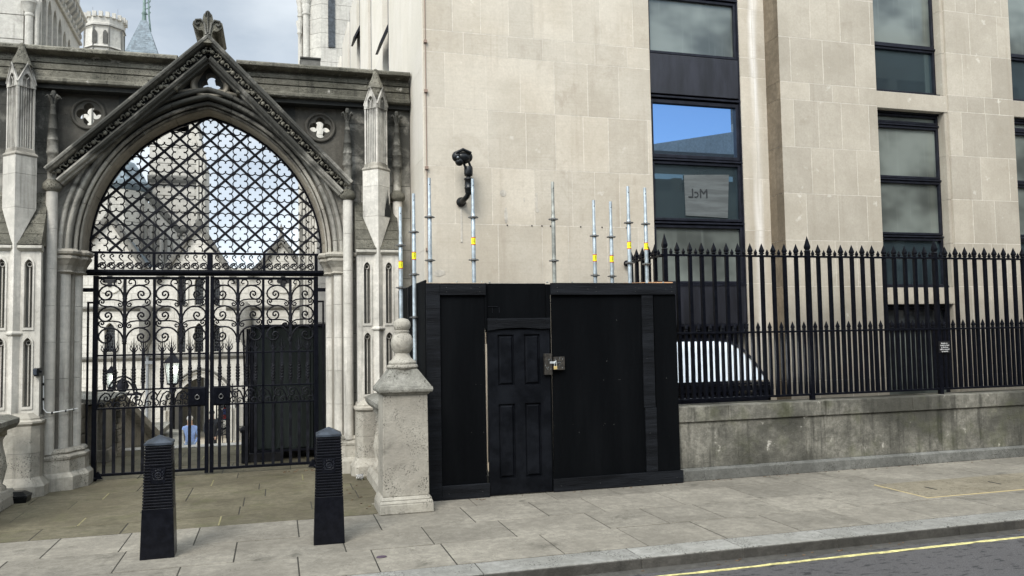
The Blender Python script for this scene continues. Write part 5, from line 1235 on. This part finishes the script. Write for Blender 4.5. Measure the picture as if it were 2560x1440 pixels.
# hall block with its tall shaft, and stair turret at the left
ht = thing('hall_tower', 'tall pale stone tower block rising behind the left gable', 'tower', (-4.5, 41, GZ))
w = MB(); zz = [GZ]+[4+i*.75 for i in range(12)]
for i in range(len(zz)-1): w.box(-5.6, -3.55, 40.2, 43, zz[i], zz[i+1]-.02, tn(.94, 1.04))
w.box(-3.55, -3.2, 40.6, 43, GZ, 10.2); build(w, 'wall', [M_courtu], ht, bevel=.02)
w = MB()
for z in (9.25, 6.9): w.poly([[(x, 40.2, z-.3), (x, 40.0, z-.05), (x, 39.95, z+.1), (x, 40.2, z+.2)] for x in (-5.65, -3.2)])
w.box(-5.6, -3.5, 40.1, 40.2, 9.0, 9.05); build(w, 'band', M_courtd, ht)
w = MB(); 
for i in range(9): w.ball((-5.5+i*.24, 40.08, 6.65), .09, 6)
build(w, 'carved_frieze', M_courtd, ht)
w = MB()
for x in (-3.50, -3.36, -3.22): w.tube([(x, 40.1, GZ), (x, 40.1, 10.6)], .06, 8)
w.poly([[(-4.0, 40.0, 12.6), (-3.86, 40.0, 12.7), (-3.86, 40.4, 12.7), (-4.0, 40.4, 12.6)], [(-3.26, 40.0, 10.1), (-3.1, 40.0, 10.2), (-3.1, 40.4, 10.2), (-3.26, 40.4, 10.1)]]); w.box(-5.6, -3.9, 40.2, 42, 11.5, 12.7)
w.lathe(-3.3, 40.05, [(.08, 8.9), (.2, 9.1), (.2, 9.4), (.1, 9.5)], 8); w.lathe(-3.3, 40.05, [(.08, 6.5), (.2, 6.7), (.2, 7.4), (.1, 7.7)], 8); build(w, 'corner_shaft', M_courtu, ht)
st = thing('stair_turret', 'octagonal stone stair turret with small slate roof behind the left of the grille', 'tower', (-6.75, 39.3, GZ))
w = MB(); zz = [GZ]+[3.5+i*.7 for i in range(8)]
for i in range(len(zz)-1): w.lathe(-6.75, 39.3, [(1.27, zz[i]), (1.27, zz[i+1]-.02)], 8, tn(.9, 1.05), rot=pi/8, smooth=False)
build(w, 'wall', M_courtu, st)
w = MB(); w.lathe(-6.75, 39.3, [(1.29, 8.4), (1.46, 8.58), (1.46, 8.77), (1.27, 8.9), (.95, 9.45), (.76, 9.7), (.57, 9.77), (.0, 10.4)], 8, rot=pi/8, smooth=False); build(w, 'roof', M_slate, st)
for k_ in range(6):
    w = MB(); x = -5.6+k_*.2; w.tube([(x, 38.4+k_*.3, GZ), (x, 38.4+k_*.3, 7.4-.25*k_), (x, 38.4+k_*.3, 7.9-.25*k_)], [.075, .075, .01], 8, tone=tn(.45, 1.1)); build(w, 'wall_shaft', M_courtu if k_ % 2 else M_courtd, st)
w = MB()
for k_ in range(3): w.box(-6.42+k_*.14, -6.35+k_*.14, 38.0, 38.1, 6.30, 6.37); w.box(-6.42+k_*.14, -6.35+k_*.14, 38.0, 38.1, 6.16, 6.23)
islands(w, 'vent_slot', M_blackhole, st)
w = MB(); w.poly([[(-5.6, 38.8, 8.2), (-5.35, 38.8, 8.4), (-5.35, 39.8, 8.4), (-5.6, 39.8, 8.2)], [(-4.3, 40.1, 6.7), (-4.1, 40.1, 6.8), (-4.1, 40.6, 6.8), (-4.3, 40.6, 6.7)]]); build(w, 'sloping_eaves', M_courtd, st)
w = MB(); w.poly([[(-5.6, 38.9, GZ), (-5.6, 41, GZ), (-5.6, 41, 8.1), (-5.6, 38.9, 8.1)], [(-4.3, 40.15, GZ), (-4.3, 41, GZ), (-4.3, 41, 6.7), (-4.3, 40.15, 6.7)]]); build(w, 'flank', M_courtu, st)
w = MB(); w.box(-12, -8.05, 37.8, 42, GZ, 7.8); build(w, 'side_wall', M_courtu, st)
# upper left wing with arcade, seen above the entablature
lw = thing('arcaded_wing', 'pale stone wing with blind arcade and bracketed eaves above the wall at upper left', 'building', (-5.2, 20, 5))
ang = atan2(13.4, .80)      # wing flank runs away from the camera
w = MB(); zz = [3.0+.55*i for i in range(16)]
for i in range(len(zz)-1): w.box(-9, -5.36, 19.9, 24, zz[i], zz[i+1]-.012, tn(.95, 1.03))
build(w, 'front_wall', M_courtu, lw, bevel=.01)
w = MB(); w.lathe(-5.24, 19.85, [(.085, 4), (.085, 9.0), (.10, 9.02), (.10, 9.06), (.085, 9.08), (.13, 9.2), (.15, 9.28), (.17, 9.30), (.17, 9.36)], 12); w.lathe(-5.10, 19.9, [(.05, 4), (.05, 9.0), (.08, 9.2), (.10, 9.36)], 10); w.box(-5.36, -5.08, 19.98, 20.1, 3, 11); crisp(build(w, 'corner_column', M_courtu, lw))
w = MB(); n = 8; xA, yA, xB, yB = -5.07, 20.0, -5.27, 24.6
def LW(t, o=0): return (xA+(xB-xA)*t+o, yA+(yB-yA)*t)
prev = None
w.poly([[(LW(0)[0]-.7, LW(0)[1], 3), (LW(0)[0]-.32, LW(0)[1], 3), (LW(1)[0]-.32, LW(1)[1], 3), (LW(1)[0]-.7, LW(1)[1], 3)], [(LW(0)[0]-.7, LW(0)[1], 12), (LW(0)[0]-.32, LW(0)[1], 12), (LW(1)[0]-.32, LW(1)[1], 12), (LW(1)[0]-.7, LW(1)[1], 12)]], .8)
build(w, 'flank_wall', M_courtu, lw)
for i in range(n):
    t0, t1 = (i)/n, (i+1)/n; a, b = Vector((*LW(t0), 0)), Vector((*LW(t1), 0)); L_ = (b-a).length; d = (b-a).normalized(); nn = Vector((d.y, -d.x, 0))
    gx = MB(); zt = 9.8 if i < 4 else 9.7; plate([(0, 3), (L_, 3), (L_, 10.1), (0, 10.1)], [lancet(L_/2, 3.05, zt, L_*.37)], -.03, .28, mb=gx); w = MB()
    w.join(gx, lambda x, y, z: (a.x+d.x*x+nn.x*(-y), a.y+d.y*x+nn.y*(-y), z)); build(w, 'arcade_arch', M_courtu, lw)
w = MB()
a, b = Vector((*LW(-.01), 0)), Vector((*LW(1.0), 0)); d = (b-a).normalized(); nn = Vector((d.y, -d.x, 0))
if nn.x < 0: nn = -nn
for z0, o0, o1, hh in ((10.02, -.1, .10, .06), (10.66, -.1, .22, .08)): w.poly([[(p+nn*q).to_tuple()[:2]+(z,) for q, z in ((o0, z0), (o1*.8, z0), (o1, z0+hh*.5), (o1, z0+hh), (o0, z0+hh))] for p in (a, b)])
w.poly([[(p+nn*q).to_tuple()[:2]+(z,) for q, z in ((-.3, 10.02), (.02, 10.02), (.02, 12.9), (-.3, 12.9))] for p in (a, b)]); build(w, 'eaves', M_courtu, lw)
for i in range(13):
    t = (i+.5)/13; p = Vector((*LW(t), 0)); w = MB()
    for z0, z1, o in ((10.10, 10.28, .10), (10.32, 10.64, .19)):
        w.poly([[(p+d*s_*.09+nn*q).to_tuple()[:2]+(z,) for q, z in ((0, z0), (o*.35, z0+.02), (o, z0+(z1-z0)*.55), (o, z1), (0, z1))] for s_ in (-1, 1)], tn(.8, 1.1))
    build(w, 'bracket', M_courtd if 0 else M_courtu, lw)
tt = thing('battlemented_turret', 'far octagonal turret with battlements and small arched panels', 'tower', (-8.2, 45, 8))
w = MB(); w.lathe(-8.62, 46, [(.95, 8), (.95, 16.9), (1.0, 16.95), (.95, 17.05), (.93, 17.95), (1.0, 18.0), (1.03, 18.15), (1.0, 18.2)], 8, rot=pi/8, smooth=False); w.lathe(-8.62, 46, [(1.0, 18.2), (1.0, 18.5), (.98, 18.55)], 8, rot=pi/8, smooth=False); build(w, 'shaft', M_courtu, tt)
w = MB()
for k_ in range(20):
    a = k_*pi/10; w.box(-8.62+1.0*cos(a)-.09, -8.62+1.0*cos(a)+.09, 46+1.0*sin(a)-.09, 46+1.0*sin(a)+.09, 18.45, 18.72); 
build(w, 'battlement', M_courtu, tt)
w = MB()
for x in (-8.92, -8.42): w.poly([[(px_, y, pz_) for px_, pz_ in lancet(x, 17.1, 17.8, .11, 5)] for y in (45.06, 45.10)], .5)
for z in (16.88, 18.0): w.lathe(-8.62, 46, [(1.0, z), (1.06, z+.04), (1.0, z+.07)], 8, rot=pi/8, smooth=False)
for k_ in range(8): a = k_*pi/4+pi/8; w.tube([(-8.62+.95*cos(a), 46+.95*sin(a), 8), (-8.62+.95*cos(a), 46+.95*sin(a), 18)], .05, 6)
build(w, 'panel_moulding', M_courtd, tt)
w = MB()
for x in (-9.2, -8.0): w.tube([(x, 46, 18.5), (x, 46, 19.3)], .012, 4)
islands(w, 'lightning_rod', M_lead, tt)
sr = thing('slate_spire', 'blue grey slate spire with metal cresting beside the far turret', 'spire', (-7.2, 51, 14))
w = MB(); w.lathe(-7.45, 51, [(2.6, 14), (1.42, 17.9), (1.30, 18.3), (.36, 20.3), (.24, 20.6)], 4, rot=pi/4, smooth=False)
for z in [15+.14*k_ for k_ in range(36)]:
    r = .37+(1.30-.36)*max(0, (20.3-z))/2.0+.012; w.lathe(-7.45, 51, [(r, z-.02), (r-.02, z)], 4, rot=pi/4, smooth=False) if z > 17.9 else None
build(w, 'roof', M_slate, sr)
w = MB(); w.lathe(-7.45, 51, [(.25, 20.4), (.13, 20.6), (.11, 21.0), (.16, 21.05), (.09, 21.2), (.07, 22.5)], 6); 
for z in (21.0, 21.35, 21.7): w.tube([(-7.37, 51, z), (-7.15, 51, z+.1), (-7.12, 51, z+.2)], .03, 5)
w.tube([(-7.1, 51, 20.0), (-7.2, 51, 21.0), (-7.25, 51, 22.5)], .05, 5); build(w, 'finial', M_copper, sr)
tc_ = thing('corner_tower', 'pale polygonal stone tower with corner columns beside the office block', 'tower', (1.5, 34, 5))
w = MB(); zz = [GZ]+[4+.6*i for i in range(24)]
for i in range(len(zz)-1): w.poly([[(1.1, 33.8, z), (1.75, 33.2, z), (3.4, 33.2, z), (3.4, 36, z), (1.1, 36, z)] for z in (zz[i], zz[i+1]-.012)], tn(.95, 1.03))
build(w, 'wall', M_courtu, tc_)
w = MB()
for x, y, r in ((.98, 33.9, .10), (1.2, 33.6, .13)): w.lathe(x, y, [(r, 4), (r, 15.0), (r*1.3, 15.03), (r*1.3, 15.1), (r*1.05, 15.12), (r*1.35, 15.4), (r*1.2, 15.45), (r*1.7, 15.65), (r*1.7, 15.75), (r, 15.76), (r, 17)], 12)
w.lathe(.95, 33.8, [(.02, 13.9), (.06, 14.2), (.12, 14.3), (.09, 14.4), (.15, 14.7), (.15, 14.8)], 8); crisp(build(w, 'corner_column', M_courtu, tc_))
w = MB(); w.box(2.05, 2.32, 33.14, 33.2, 13.6, 18); build(w, 'window', M_leadglass, tc_)
cbt = thing('ribbed_buttress', 'bright fluted stone buttress seen through the right side of the grille', 'buttress', (1.3, 33, GZ))
w = MB()
for k_ in range(5): w.tube([(1.10+.11*k_, 33.0-.02*k_, GZ), (1.10+.11*k_, 33.0-.02*k_, 8.4+.1*k_)], .06, 8, tone=tn(.9, 1.1))
w.box(1.05, 1.75, 33, 33.7, GZ, 8.6); build(w, 'shaft', M_courtu, cbt)
w = MB(); w.box(.92, 1.12, 33.3, 34, GZ, 6.6); w.poly([[(.92, 33.3, 6.6), (1.12, 33.3, 6.6), (1.12, 34, 6.6), (.92, 34, 6.6)], [(1.08, 33.4, 7.4), (1.12, 33.4, 7.4), (1.12, 33.9, 7.4), (1.08, 33.9, 7.4)]]); build(w, 'stepped_flank', M_courtd, cbt)
gwl = thing('grey_block', 'plain block coloured shade grey seen at the right edge of the archway', 'wall', (1.5, 22, GZ))
w = MB()
for z in (-2.3, -1.2, -.1, 1.0, 2.1, 3.2, 4.3, 5.4): w.box(1.10, 1.78, 21.5, 23, z, z+1.09, tn(.95, 1.04))
w.box(1.05, 1.79, 21.45, 23, 1.95, 2.2, .3); build(w, 'wall', stone('shade_grey_wall', (.22, .215, .20), (.19, .185, .175), damt=.2, streak=.1), gwl)  # grey base colour stands in for shade on this block
# ---- dark cabin behind the right leaf
cab = thing('dark_cabin', 'dark green clad site cabin standing behind the right gate leaf', 'cabin', (.3, 13.3, 0))
w = MB(); w.box(-.34, 1.25, 12.72, 14.4, .14, 1.98); build(w, 'body', M_cabin, cab)
w = MB()
for x in (-.26, .02, .30, .58, .86): w.box(x, x+.2, 12.70, 12.72, .17, 1.96)
for x in (-.30, -.03, .53): w.tube([(x, 12.695, .16), (x, 12.695, 1.97)], .012, 6)
build(w, 'cladding_rib', M_cabin, cab, bevel=.004)
w = MB(); w.box(-.35, 1.27, 12.67, 14.45, 1.975, 2.01); w.box(-.35, 1.26, 12.68, 14.4, .12, .15); w.box(-.36, -.32, 12.66, 12.72, .12, 2.0); build(w, 'edge_trim', M_frame, cab)
w = MB(); w.frustum(-.16, 12.72, 0, .12, .25, .14, .22, .13); w.frustum(1.0, 12.9, 0, .12, .2, .14, .2, .13); islands(w, 'foot', M_blackhole, cab)
w = MB(); w.tube([(-.44, 12.55, 0.0), (-.44, 12.55, .48)], .045, 10); w.lathe(-.44, 12.55, [(.055, .44), (.065, .46), (.06, .50), (.03, .53)], 10)
for x, y in ((-.40, 12.8), (-.46, 12.85), (-.37, 12.75)): w.tube([(x, y, .0), (x+.01, y, 1.2), (x-.01, y, 1.95)], .016, 6)
build(w, 'pipe', M_iron2, cab)
# ---- stair parapets and ironwork at the left of the court
M_stair = stone('stair_stone', (.24, .22, .18), (.34, .31, .26), dark=(.04, .038, .03), damt=.8, streak=.5, bump=.6)
sw = thing('stair_parapet', 'stone stair wall with sloping coping going down behind the left gate leaf', 'wall', (-2.9, 14, 0))
w = MB(); rn = random.Random(4)
for i, z in enumerate((.0, .22, .46, .68)):
    w.box(-3.6, -2.72, 12.3+.003*i, 15.0, z, z+.215, tn(.75, 1)); 
for k_ in range(9): 
    z = -.02+.1*k_; w.box(-2.72, -2.42+rn.uniform(-.03, .03), 14.4, 14.9, z, z+.09, tn(.6, 1.1))
w.frustum(-2.6, 13.75, 0, .18, .22, .3, .19, .27); w.frustum(-2.62, 13.78, .18, .84, .17, .25, .16, .24); build(w, 'masonry', M_stair, sw, bevel=.01)
w = MB(); w.poly([[(-3.6, 13.4, .92), (-2.45, 13.4, .86), (-2.40, 13.4, .93), (-3.6, 13.4, 1.0)], [(-3.6, 15.2, .92), (-2.45, 15.2, .86), (-2.40, 15.2, .93), (-3.6, 15.2, 1.0)]]); build(w, 'coping', M_cap, sw, bevel=.008)
w = MB(); w.poly([[(-2.60, 15.0, .93), (-2.44, 15.0, .93), (-2.44, 15.0, .80), (-2.60, 15.0, .80)], [(-2.16, 17.0, -.10), (-2.00, 17.0, -.10), (-2.0, 17.0, -.24), (-2.16, 17.0, -.24)]]); w.poly([[(-2.66, 15.0, .90), (-2.60, 15.0, .90), (-2.60, 15.0, -.4), (-2.66, 15.0, -.4)], [(-2.2, 17.0, -.14), (-2.16, 17.0, -.14), (-2.16, 17.0, -.5), (-2.2, 17.0, -.5)]]); build(w, 'raking_parapet', M_stair, sw, bevel=.01)
w = MB(); w.box(-3.6, -2.67, 15.1, 17.2, -.6, .62); w.box(-2.67, -2.3, 15.3, 17.4, -.6, -.22); build(w, 'shadow_void', M_black, sw)  # black blocks stand in for the shadowed void under the stair wall
fs = thing('stone_landing_wall', 'flat topped pale stone landing wall beyond the left gate leaf', 'wall', (-2.2, 18, -.2))
w = MB(); w.poly([[(-2.72, 17.0, -.16), (-1.70, 17.0, -.30), (-2.0, 19.8, -.22), (-2.9, 19.8, -.1)], [(-2.72, 17.0, -.26), (-1.70, 17.0, -.38), (-2.0, 19.8, -.3), (-2.9, 19.8, -.2)]]); w.poly([[(-2.85, 18.0, -.06), (-2.20, 17.8, .0), (-2.15, 19.0, .06), (-2.9, 19.4, .0)], [(-2.85, 18.0, -.14), (-2.2, 17.8, -.1), (-2.15, 19.0, -.04), (-2.9, 19.4, -.1)]])
build(w, 'slab', M_cap, fs, bevel=.006)
w = MB(); w.box(-2.7, -2.1, 17.3, 19.6, GZ, -.4); build(w, 'masonry', M_post, fs)
ia = thing('iron_arch', 'round arched black iron railing panel beside the far stairs', 'railing', (-3.2, 20, .1))
w = MB(); 
for r in (.30, .24): w.tube([(-3.3+r*cos(a*pi/12), 20, .62+r*1.3*sin(a*pi/12)) for a in range(13)], .022, 6)
w.box(-3.66, -2.9, 19.97, 20.03, .58, .63); w.box(-3.04, -3.0, 19.98, 20.02, -1.2, .6); w.box(-2.86, -2.83, 19.98, 20.02, -1.2, .1)
build(w, 'frame', M_iron2, ia)
w = MB(); w.lathe(-3.3, 20, [(.02, .62), (.10, .70), (.14, .80), (.08, .92), (.02, .98)], 8, sq=.2)
for k_ in range(5): w.tube(spiral(-3.0+.02*(k_ % 2), .45-k_*.3, .11, .02, pi/2, 1.2, 14, 20), .012, 5); w.tube(spiral(-2.9+.02*(k_ % 2), .3-k_*.3, .08, .02, -pi/2, 1.2, 14, 20), .012, 5)
build(w, 'ornament', M_iron2, ia)
def lamp(label, x, y, zb, s, post, fin):
    l = thing('lamp_post', label, 'street lamp', (x, y, zb-post), 'lamps in the court')
    w = MB(); w.lathe(x, y, [(s*.16, zb-post), (s*.16, zb-post+.25), (s*.11, zb-post+.3), (s*.13, zb-post+.35), (s*.09, zb-post+.4), (s*.065, zb-.25*s), (s*.12, zb-.1*s), (s*.06, zb-.05*s), (s*.14, zb)], 12); build(w, 'post', M_iron, l)
    for k_ in range(4):
        a = k_*pi/2+pi/4; c = MB(); c.tube([(x+s*.13*cos(a)*1.4, y+s*.13*sin(a)*1.4, zb), (x+s*.20*cos(a)*1.4, y+s*.20*sin(a)*1.4, zb+s*.62)], .012, 4); build(c, 'corner_bar', M_iron, l)
    w = MB(); w.frustum(x, y, zb, zb+.03, s*.15, s*.15, s*.15, s*.15); w.frustum(x, y, zb+s*.62, zb+s*.66, s*.24, s*.24, s*.23, s*.23); w.frustum(x, y, zb+s*.66, zb+s*.84, s*.22, s*.22, s*.07, s*.07); w.frustum(x, y, zb+s*.84, zb+s*.92, s*.08, s*.08, s*.03, s*.03)
    if fin: w.tube([(x, y, zb+s*.9), (x, y, zb+s*1.3)], .012, 5); w.tube([(x-.05, y, zb+s*1.1), (x+.05, y, zb+s*1.1)], .01, 4)
    build(w, 'lantern_roof', M_iron, l)
    w = MB(); w.frustum(x, y+.0, zb+.035, zb+s*.60, s*.12, s*.12, s*.185, s*.185); m_ = glassm; build(w, 'glass', m_, l)
    w = MB(); w.ball((x+s*.03, y, zb+s*.42), s*.11, 10); build(w, 'bulb', M_lamp, l)
m, t, b = mat('lantern_glass'); tr = N(t, 'ShaderNodeBsdfTransparent'); tr.inputs[0].default_value = (.9, .95, .95, 1); ms = N(t, 'ShaderNodeMixShader'); ms.inputs[0].default_value = .35
b.inputs['Base Color'].default_value = (.6, .65, .65, 1); b.inputs['Roughness'].default_value = .2; t.links.new(tr.outputs[0], ms.inputs[1]); t.links.new(b.outputs[0], ms.inputs[2]); t.links.new(ms.outputs[0], t.nodes['Material Output'].inputs[0]); glassm = m
lamp('nearer, larger lit court lamp on a black post left of the gate centre', -2.48, 22, .70, .86, 3.1, False)
lamp('smaller far court lamp with spiked top behind the left gate leaf', -4.94, 28, .36, .72, 2.8, True)
# ---- people
def person(label, x, y, zg, hgt, body, lower, hairm, bend, facing=0, arms=1):
    p = thing('person', label, 'person', (x, y, zg)); k_ = hgt/1.75
    vs = {}; E = []
    def V_(n, a, b, c, r): vs[n] = ((a, b, c), r)
    by = -bend
    V_('pelvis', 0, 0, .95, .15); V_('waist', 0, by*.25, 1.10, .145); V_('chest', 0, by*.7, 1.32, .17); V_('neck', 0, by*1.0, 1.48, .06); V_('head0', 0, by*1.2, 1.56, .085); V_('head', 0, by*1.3, 1.66, .09)
    for s, q in ((-1, 'l'), (1, 'r')):
        V_('hip'+q, s*.10, 0, .88, .10); V_('kn'+q, s*.11, -.02, .50, .07); V_('an'+q, s*.11, .03, .09, .045); V_('to'+q, s*.12, -.14, .04, .04)
        V_('sh'+q, s*.19, by*.8, 1.40, .07); V_('el'+q, s*.25, by*.7-.02, 1.12, .05); V_('wr'+q, s*.17, by*.9-.16, .93, .035); V_('ha'+q, s*.13, by*.95-.20, .88, .038)
    E = [('pelvis', 'waist'), ('waist', 'chest'), ('chest', 'neck'), ('neck', 'head0'), ('head0', 'head')]
    for q in 'lr': E += [('pelvis', 'hip'+q), ('hip'+q, 'kn'+q), ('kn'+q, 'an'+q), ('an'+q, 'to'+q), ('chest', 'sh'+q), ('sh'+q, 'el'+q), ('el'+q, 'wr'+q), ('wr'+q, 'ha'+q)]
    names = list(vs); me = bpy.data.meshes.new('body'); me.from_pydata([(x+vs[n][0][0]*k_, y+vs[n][0][1]*k_, zg+vs[n][0][2]*k_) for n in names], [(names.index(a), names.index(b)) for a, b in E], [])
    o = bpy.data.objects.new('body', me); C.objects.link(o); o.parent = p; o.matrix_parent_inverse = Matrix.Translation((x, y, zg)).inverted()
    md = o.modifiers.new('skin', 'SKIN'); sv = me.skin_vertices[0].data
    for i, n in enumerate(names): sv[i].radius = (vs[n][1]*k_, vs[n][1]*k_*.8)
    sv[0].use_root = True; md.use_smooth_shade = True; ss = o.modifiers.new('sub', 'SUBSURF'); ss.levels = 2; ss.render_levels = 2
    m, t, b = mat('clothed_body'); sp_ = N(t, 'ShaderNodeSeparateXYZ'); gg = N(t, 'ShaderNodeNewGeometry'); t.links.new(gg.outputs['Position'], sp_.inputs[0])
    st1 = mth(t, 'GREATER_THAN', sp_.outputs[2], zg+.96*k_); st2 = mth(t, 'GREATER_THAN', sp_.outputs[2], zg+1.47*k_); st3 = mth(t, 'LESS_THAN', sp_.outputs[2], zg+.07)
    c = mix(t, st1, lower, body); c = mix(t, st2, c, (.45, .28, .20)); c = mix(t, st3, c, (.02, .02, .02)); t.links.new(c, b.inputs['Base Color']); b.inputs['Roughness'].default_value = .8; me.materials.append(m)
    h = MB(); h.ball((x, y+by*1.3*k_+.012, zg+1.69*k_), .10*k_, 10, sc=(.95, 1, .95)); build(h, 'hair', hairm, p)
    for s in (-1, 1):
        h = MB()
        for f_ in range(5): h.tube([(x+s*(.13+(.0 if f_ else -.02))*k_+(f_-2)*.012, y+(by*.95-.21)*k_, zg+.88*k_), (x+s*.12*k_+(f_-2)*.014, y+(by*.95-.235)*k_, zg+(.83 if f_ else .86)*k_), (x+s*.115*k_+(f_-2)*.013, y+(by*.95-.225)*k_, zg+(.79-.008*abs(f_-2) if f_ else .84)*k_)], [.009, .008, .006], 6)
        build(h, 'fingers', M_skin, p)
person('person in a pale blue shirt and grey blue trousers leaning forward beyond the gate', -2.62, 28, -2.05-.35, 1.78, (.22, .31, .55), (.20, .26, .38), M_hair, .16)
person('person in dark uniform standing behind the gate centre bar', -2.12, 30, -2.4, 1.75, (.010, .011, .015), (.010, .011, .015), M_navy, .0)
pk = MB(); pk.ball((0, 0, 0), .01, 4)
# ---- motor tricycle beyond the doorway
def wheel(par, x, y, z, r):
    w = MB(); w.poly([[(x+(r+b_*cos(q))*cos(a), y+b_*sin(q), z+(r+b_*cos(q))*sin(a)) for q in [k_*pi/3 for k_ in range(6)]] for b_ in (.055,) for a in [j*2*pi/24 for j in range(24)]], closed=True, smooth=True); o = build(w, 'tyre', M_rub, par)
    w = MB(); w.lathe(x, y, [(.01, z)], 3) if 0 else None
    for k_ in range(8): a = k_*pi/4; w.tube([(x, y, z), (x+r*cos(a), y, z+r*sin(a))], .012, 4)
    w.poly([[(x+r*.82*cos(a), y-.03, z+r*.82*sin(a)), (x+r*.95*cos(a), y-.03, z+r*.95*sin(a)), (x+r*.95*cos(a), y+.03, z+r*.95*sin(a)), (x+r*.82*cos(a), y+.03, z+r*.82*sin(a))] for a in [j*2*pi/20 for j in range(20)]], closed=True); build(w, 'rim', M_chrome, o)
mb_ = thing('motorcycle', 'red and blue motorcycle with white screen parked beyond the doorway', 'motorcycle', (-2.3, 40.5, GZ))
bx0, by0 = -2.15, 40.5
wheel(mb_, bx0-.25, by0, GZ+.30, .27); wheel(mb_, bx0+.05+.9, by0+.2, GZ+.30, .27)
w = MB(); w.poly([[(bx0-.35, y, GZ+.45), (bx0+1.0, y, GZ+.42), (bx0+1.05, y, GZ+.75), (bx0+.6, y, GZ+.82), (bx0+.2, y, GZ+.8), (bx0-.1, y, GZ+1.0), (bx0-.3, y, GZ+.9)] for y in (by0-.16, by0+.16)]); build(w, 'body', M_bluep, mb_, bevel=.03)
w = MB(); w.box(bx0-.28, bx0+.25, by0-.19, by0-.165, GZ+.52, GZ+.70); w.box(bx0-.2, bx0+.12, by0-.2, by0+.1, GZ+.98, GZ+1.12); build(w, 'fairing', M_redp, mb_, bevel=.015)
w = MB(); w.poly([[(bx0-.28, y, GZ+1.0), (bx0+.05, y, GZ+1.05), (bx0+.02, y, GZ+1.75), (bx0-.12, y, GZ+1.8)] for y in (by0-.2, by0+.18)]); build(w, 'windscreen', M_lampglass, mb_, bevel=.02)
w = MB(); w.ball((bx0-.12, by0-.1, GZ+1.25), .10, 8); build(w, 'headlamp', M_white, mb_)
w = MB(); w.tube([(bx0-.25, by0, GZ+.3), (bx0-.1, by0, GZ+1.1)], .03, 6); w.tube([(bx0-.15, by0-.3, GZ+1.15), (bx0-.1, by0+.3, GZ+1.15)], .02, 6); w.box(bx0+.25, bx0+.9, by0-.14, by0+.14, GZ+.8, GZ+.9); build(w, 'frame', M_rub, mb_)
# far street wall beyond the doorway
fb = thing('far_street_building', 'pale building front across the street beyond the doorway', 'building', (-3, 62, GZ))
w = MB()
for i in range(9): w.box(-16, 8, 62, 63, GZ+i*1.0, GZ+i*1.0+.98, tn(.9, 1.05))
build(w, 'wall', M_court, fb)
w = MB()
for i in range(10): w.box(-14+i*2.1, -13+i*2.1, 61.93, 61.98, GZ+.8, GZ+3)
build(w, 'window', M_leadglass, fb)

# ================================================================== ACROSS THE STREET, BEHIND THE CAMERA (seen only in the window glass)
op = thing('opposite_building', 'curved fronted office building across the street reflected in the windows', 'building', (8, -6, 0))
w = MB(); pr = []
for i in range(21):
    t = i/20; x = -14+62*t; pr.append((x, -5.0-1.6*sin(t*pi)*.6))
for i in range(20):
    (xa_, ya_), (xb_, yb_) = pr[i], pr[i+1]
    if 0: pass
    for j in range(5):
        z0 = j*2.9; zt = 7.4 if xa_ < 15.5 else 13.5
        if z0 >= zt: continue
        w.poly([[(xa_, ya_, z), (xb_, yb_, z), (xb_, yb_-1, z), (xa_, ya_-1, z)] for z in (z0, min(z0+1.1, zt))], tn(.9, 1.05)); w.poly([[(xa_, ya_-.25, z), (xb_, yb_-.25, z), (xb_, yb_-1, z), (xa_, ya_-1, z)] for z in (z0+1.1, min(z0+2.9, zt))], .35)
        w.poly([[(xa_, ya_+.02, z), (xa_+.35, ya_+.02, z), (xa_+.35, ya_-.5, z), (xa_, ya_-.5, z)] for z in (z0+1.1, min(z0+2.9, zt))], 1.0)
build(w, 'wall', stone('brown_brick', (.24, .20, .16), (.30, .26, .21), damt=.3), op)
w = MB(); w.poly([[(11.6, -5.2, 8.2), (19, -5.2, 9.6), (19, -5.2, 8.2)], [(11.6, -9, 8.2), (19, -9, 9.6), (19, -9, 8.2)]]); build(w, 'roof', M_court, op)
w = MB()
for i in range(9): w.tube([(7.2+i*.16, -5.8, 7.5), (7.2+i*.16, -5.8, 8.9-.1*abs(i-4))], .02, 4)
w.tube([(7.0, -5.8, 8.1), (8.9, -5.8, 8.1)], .02, 4); w.tube([(7.0, -5.8, 7.8), (8.9, -5.8, 7.8)], .02, 4); build(w, 'scaffold_rail', M_iron2, op)
w = MB(); w.box(-20, 30, -6, -2.2, RZ, .0); struct(build(w, 'far_pavement', M_flag))
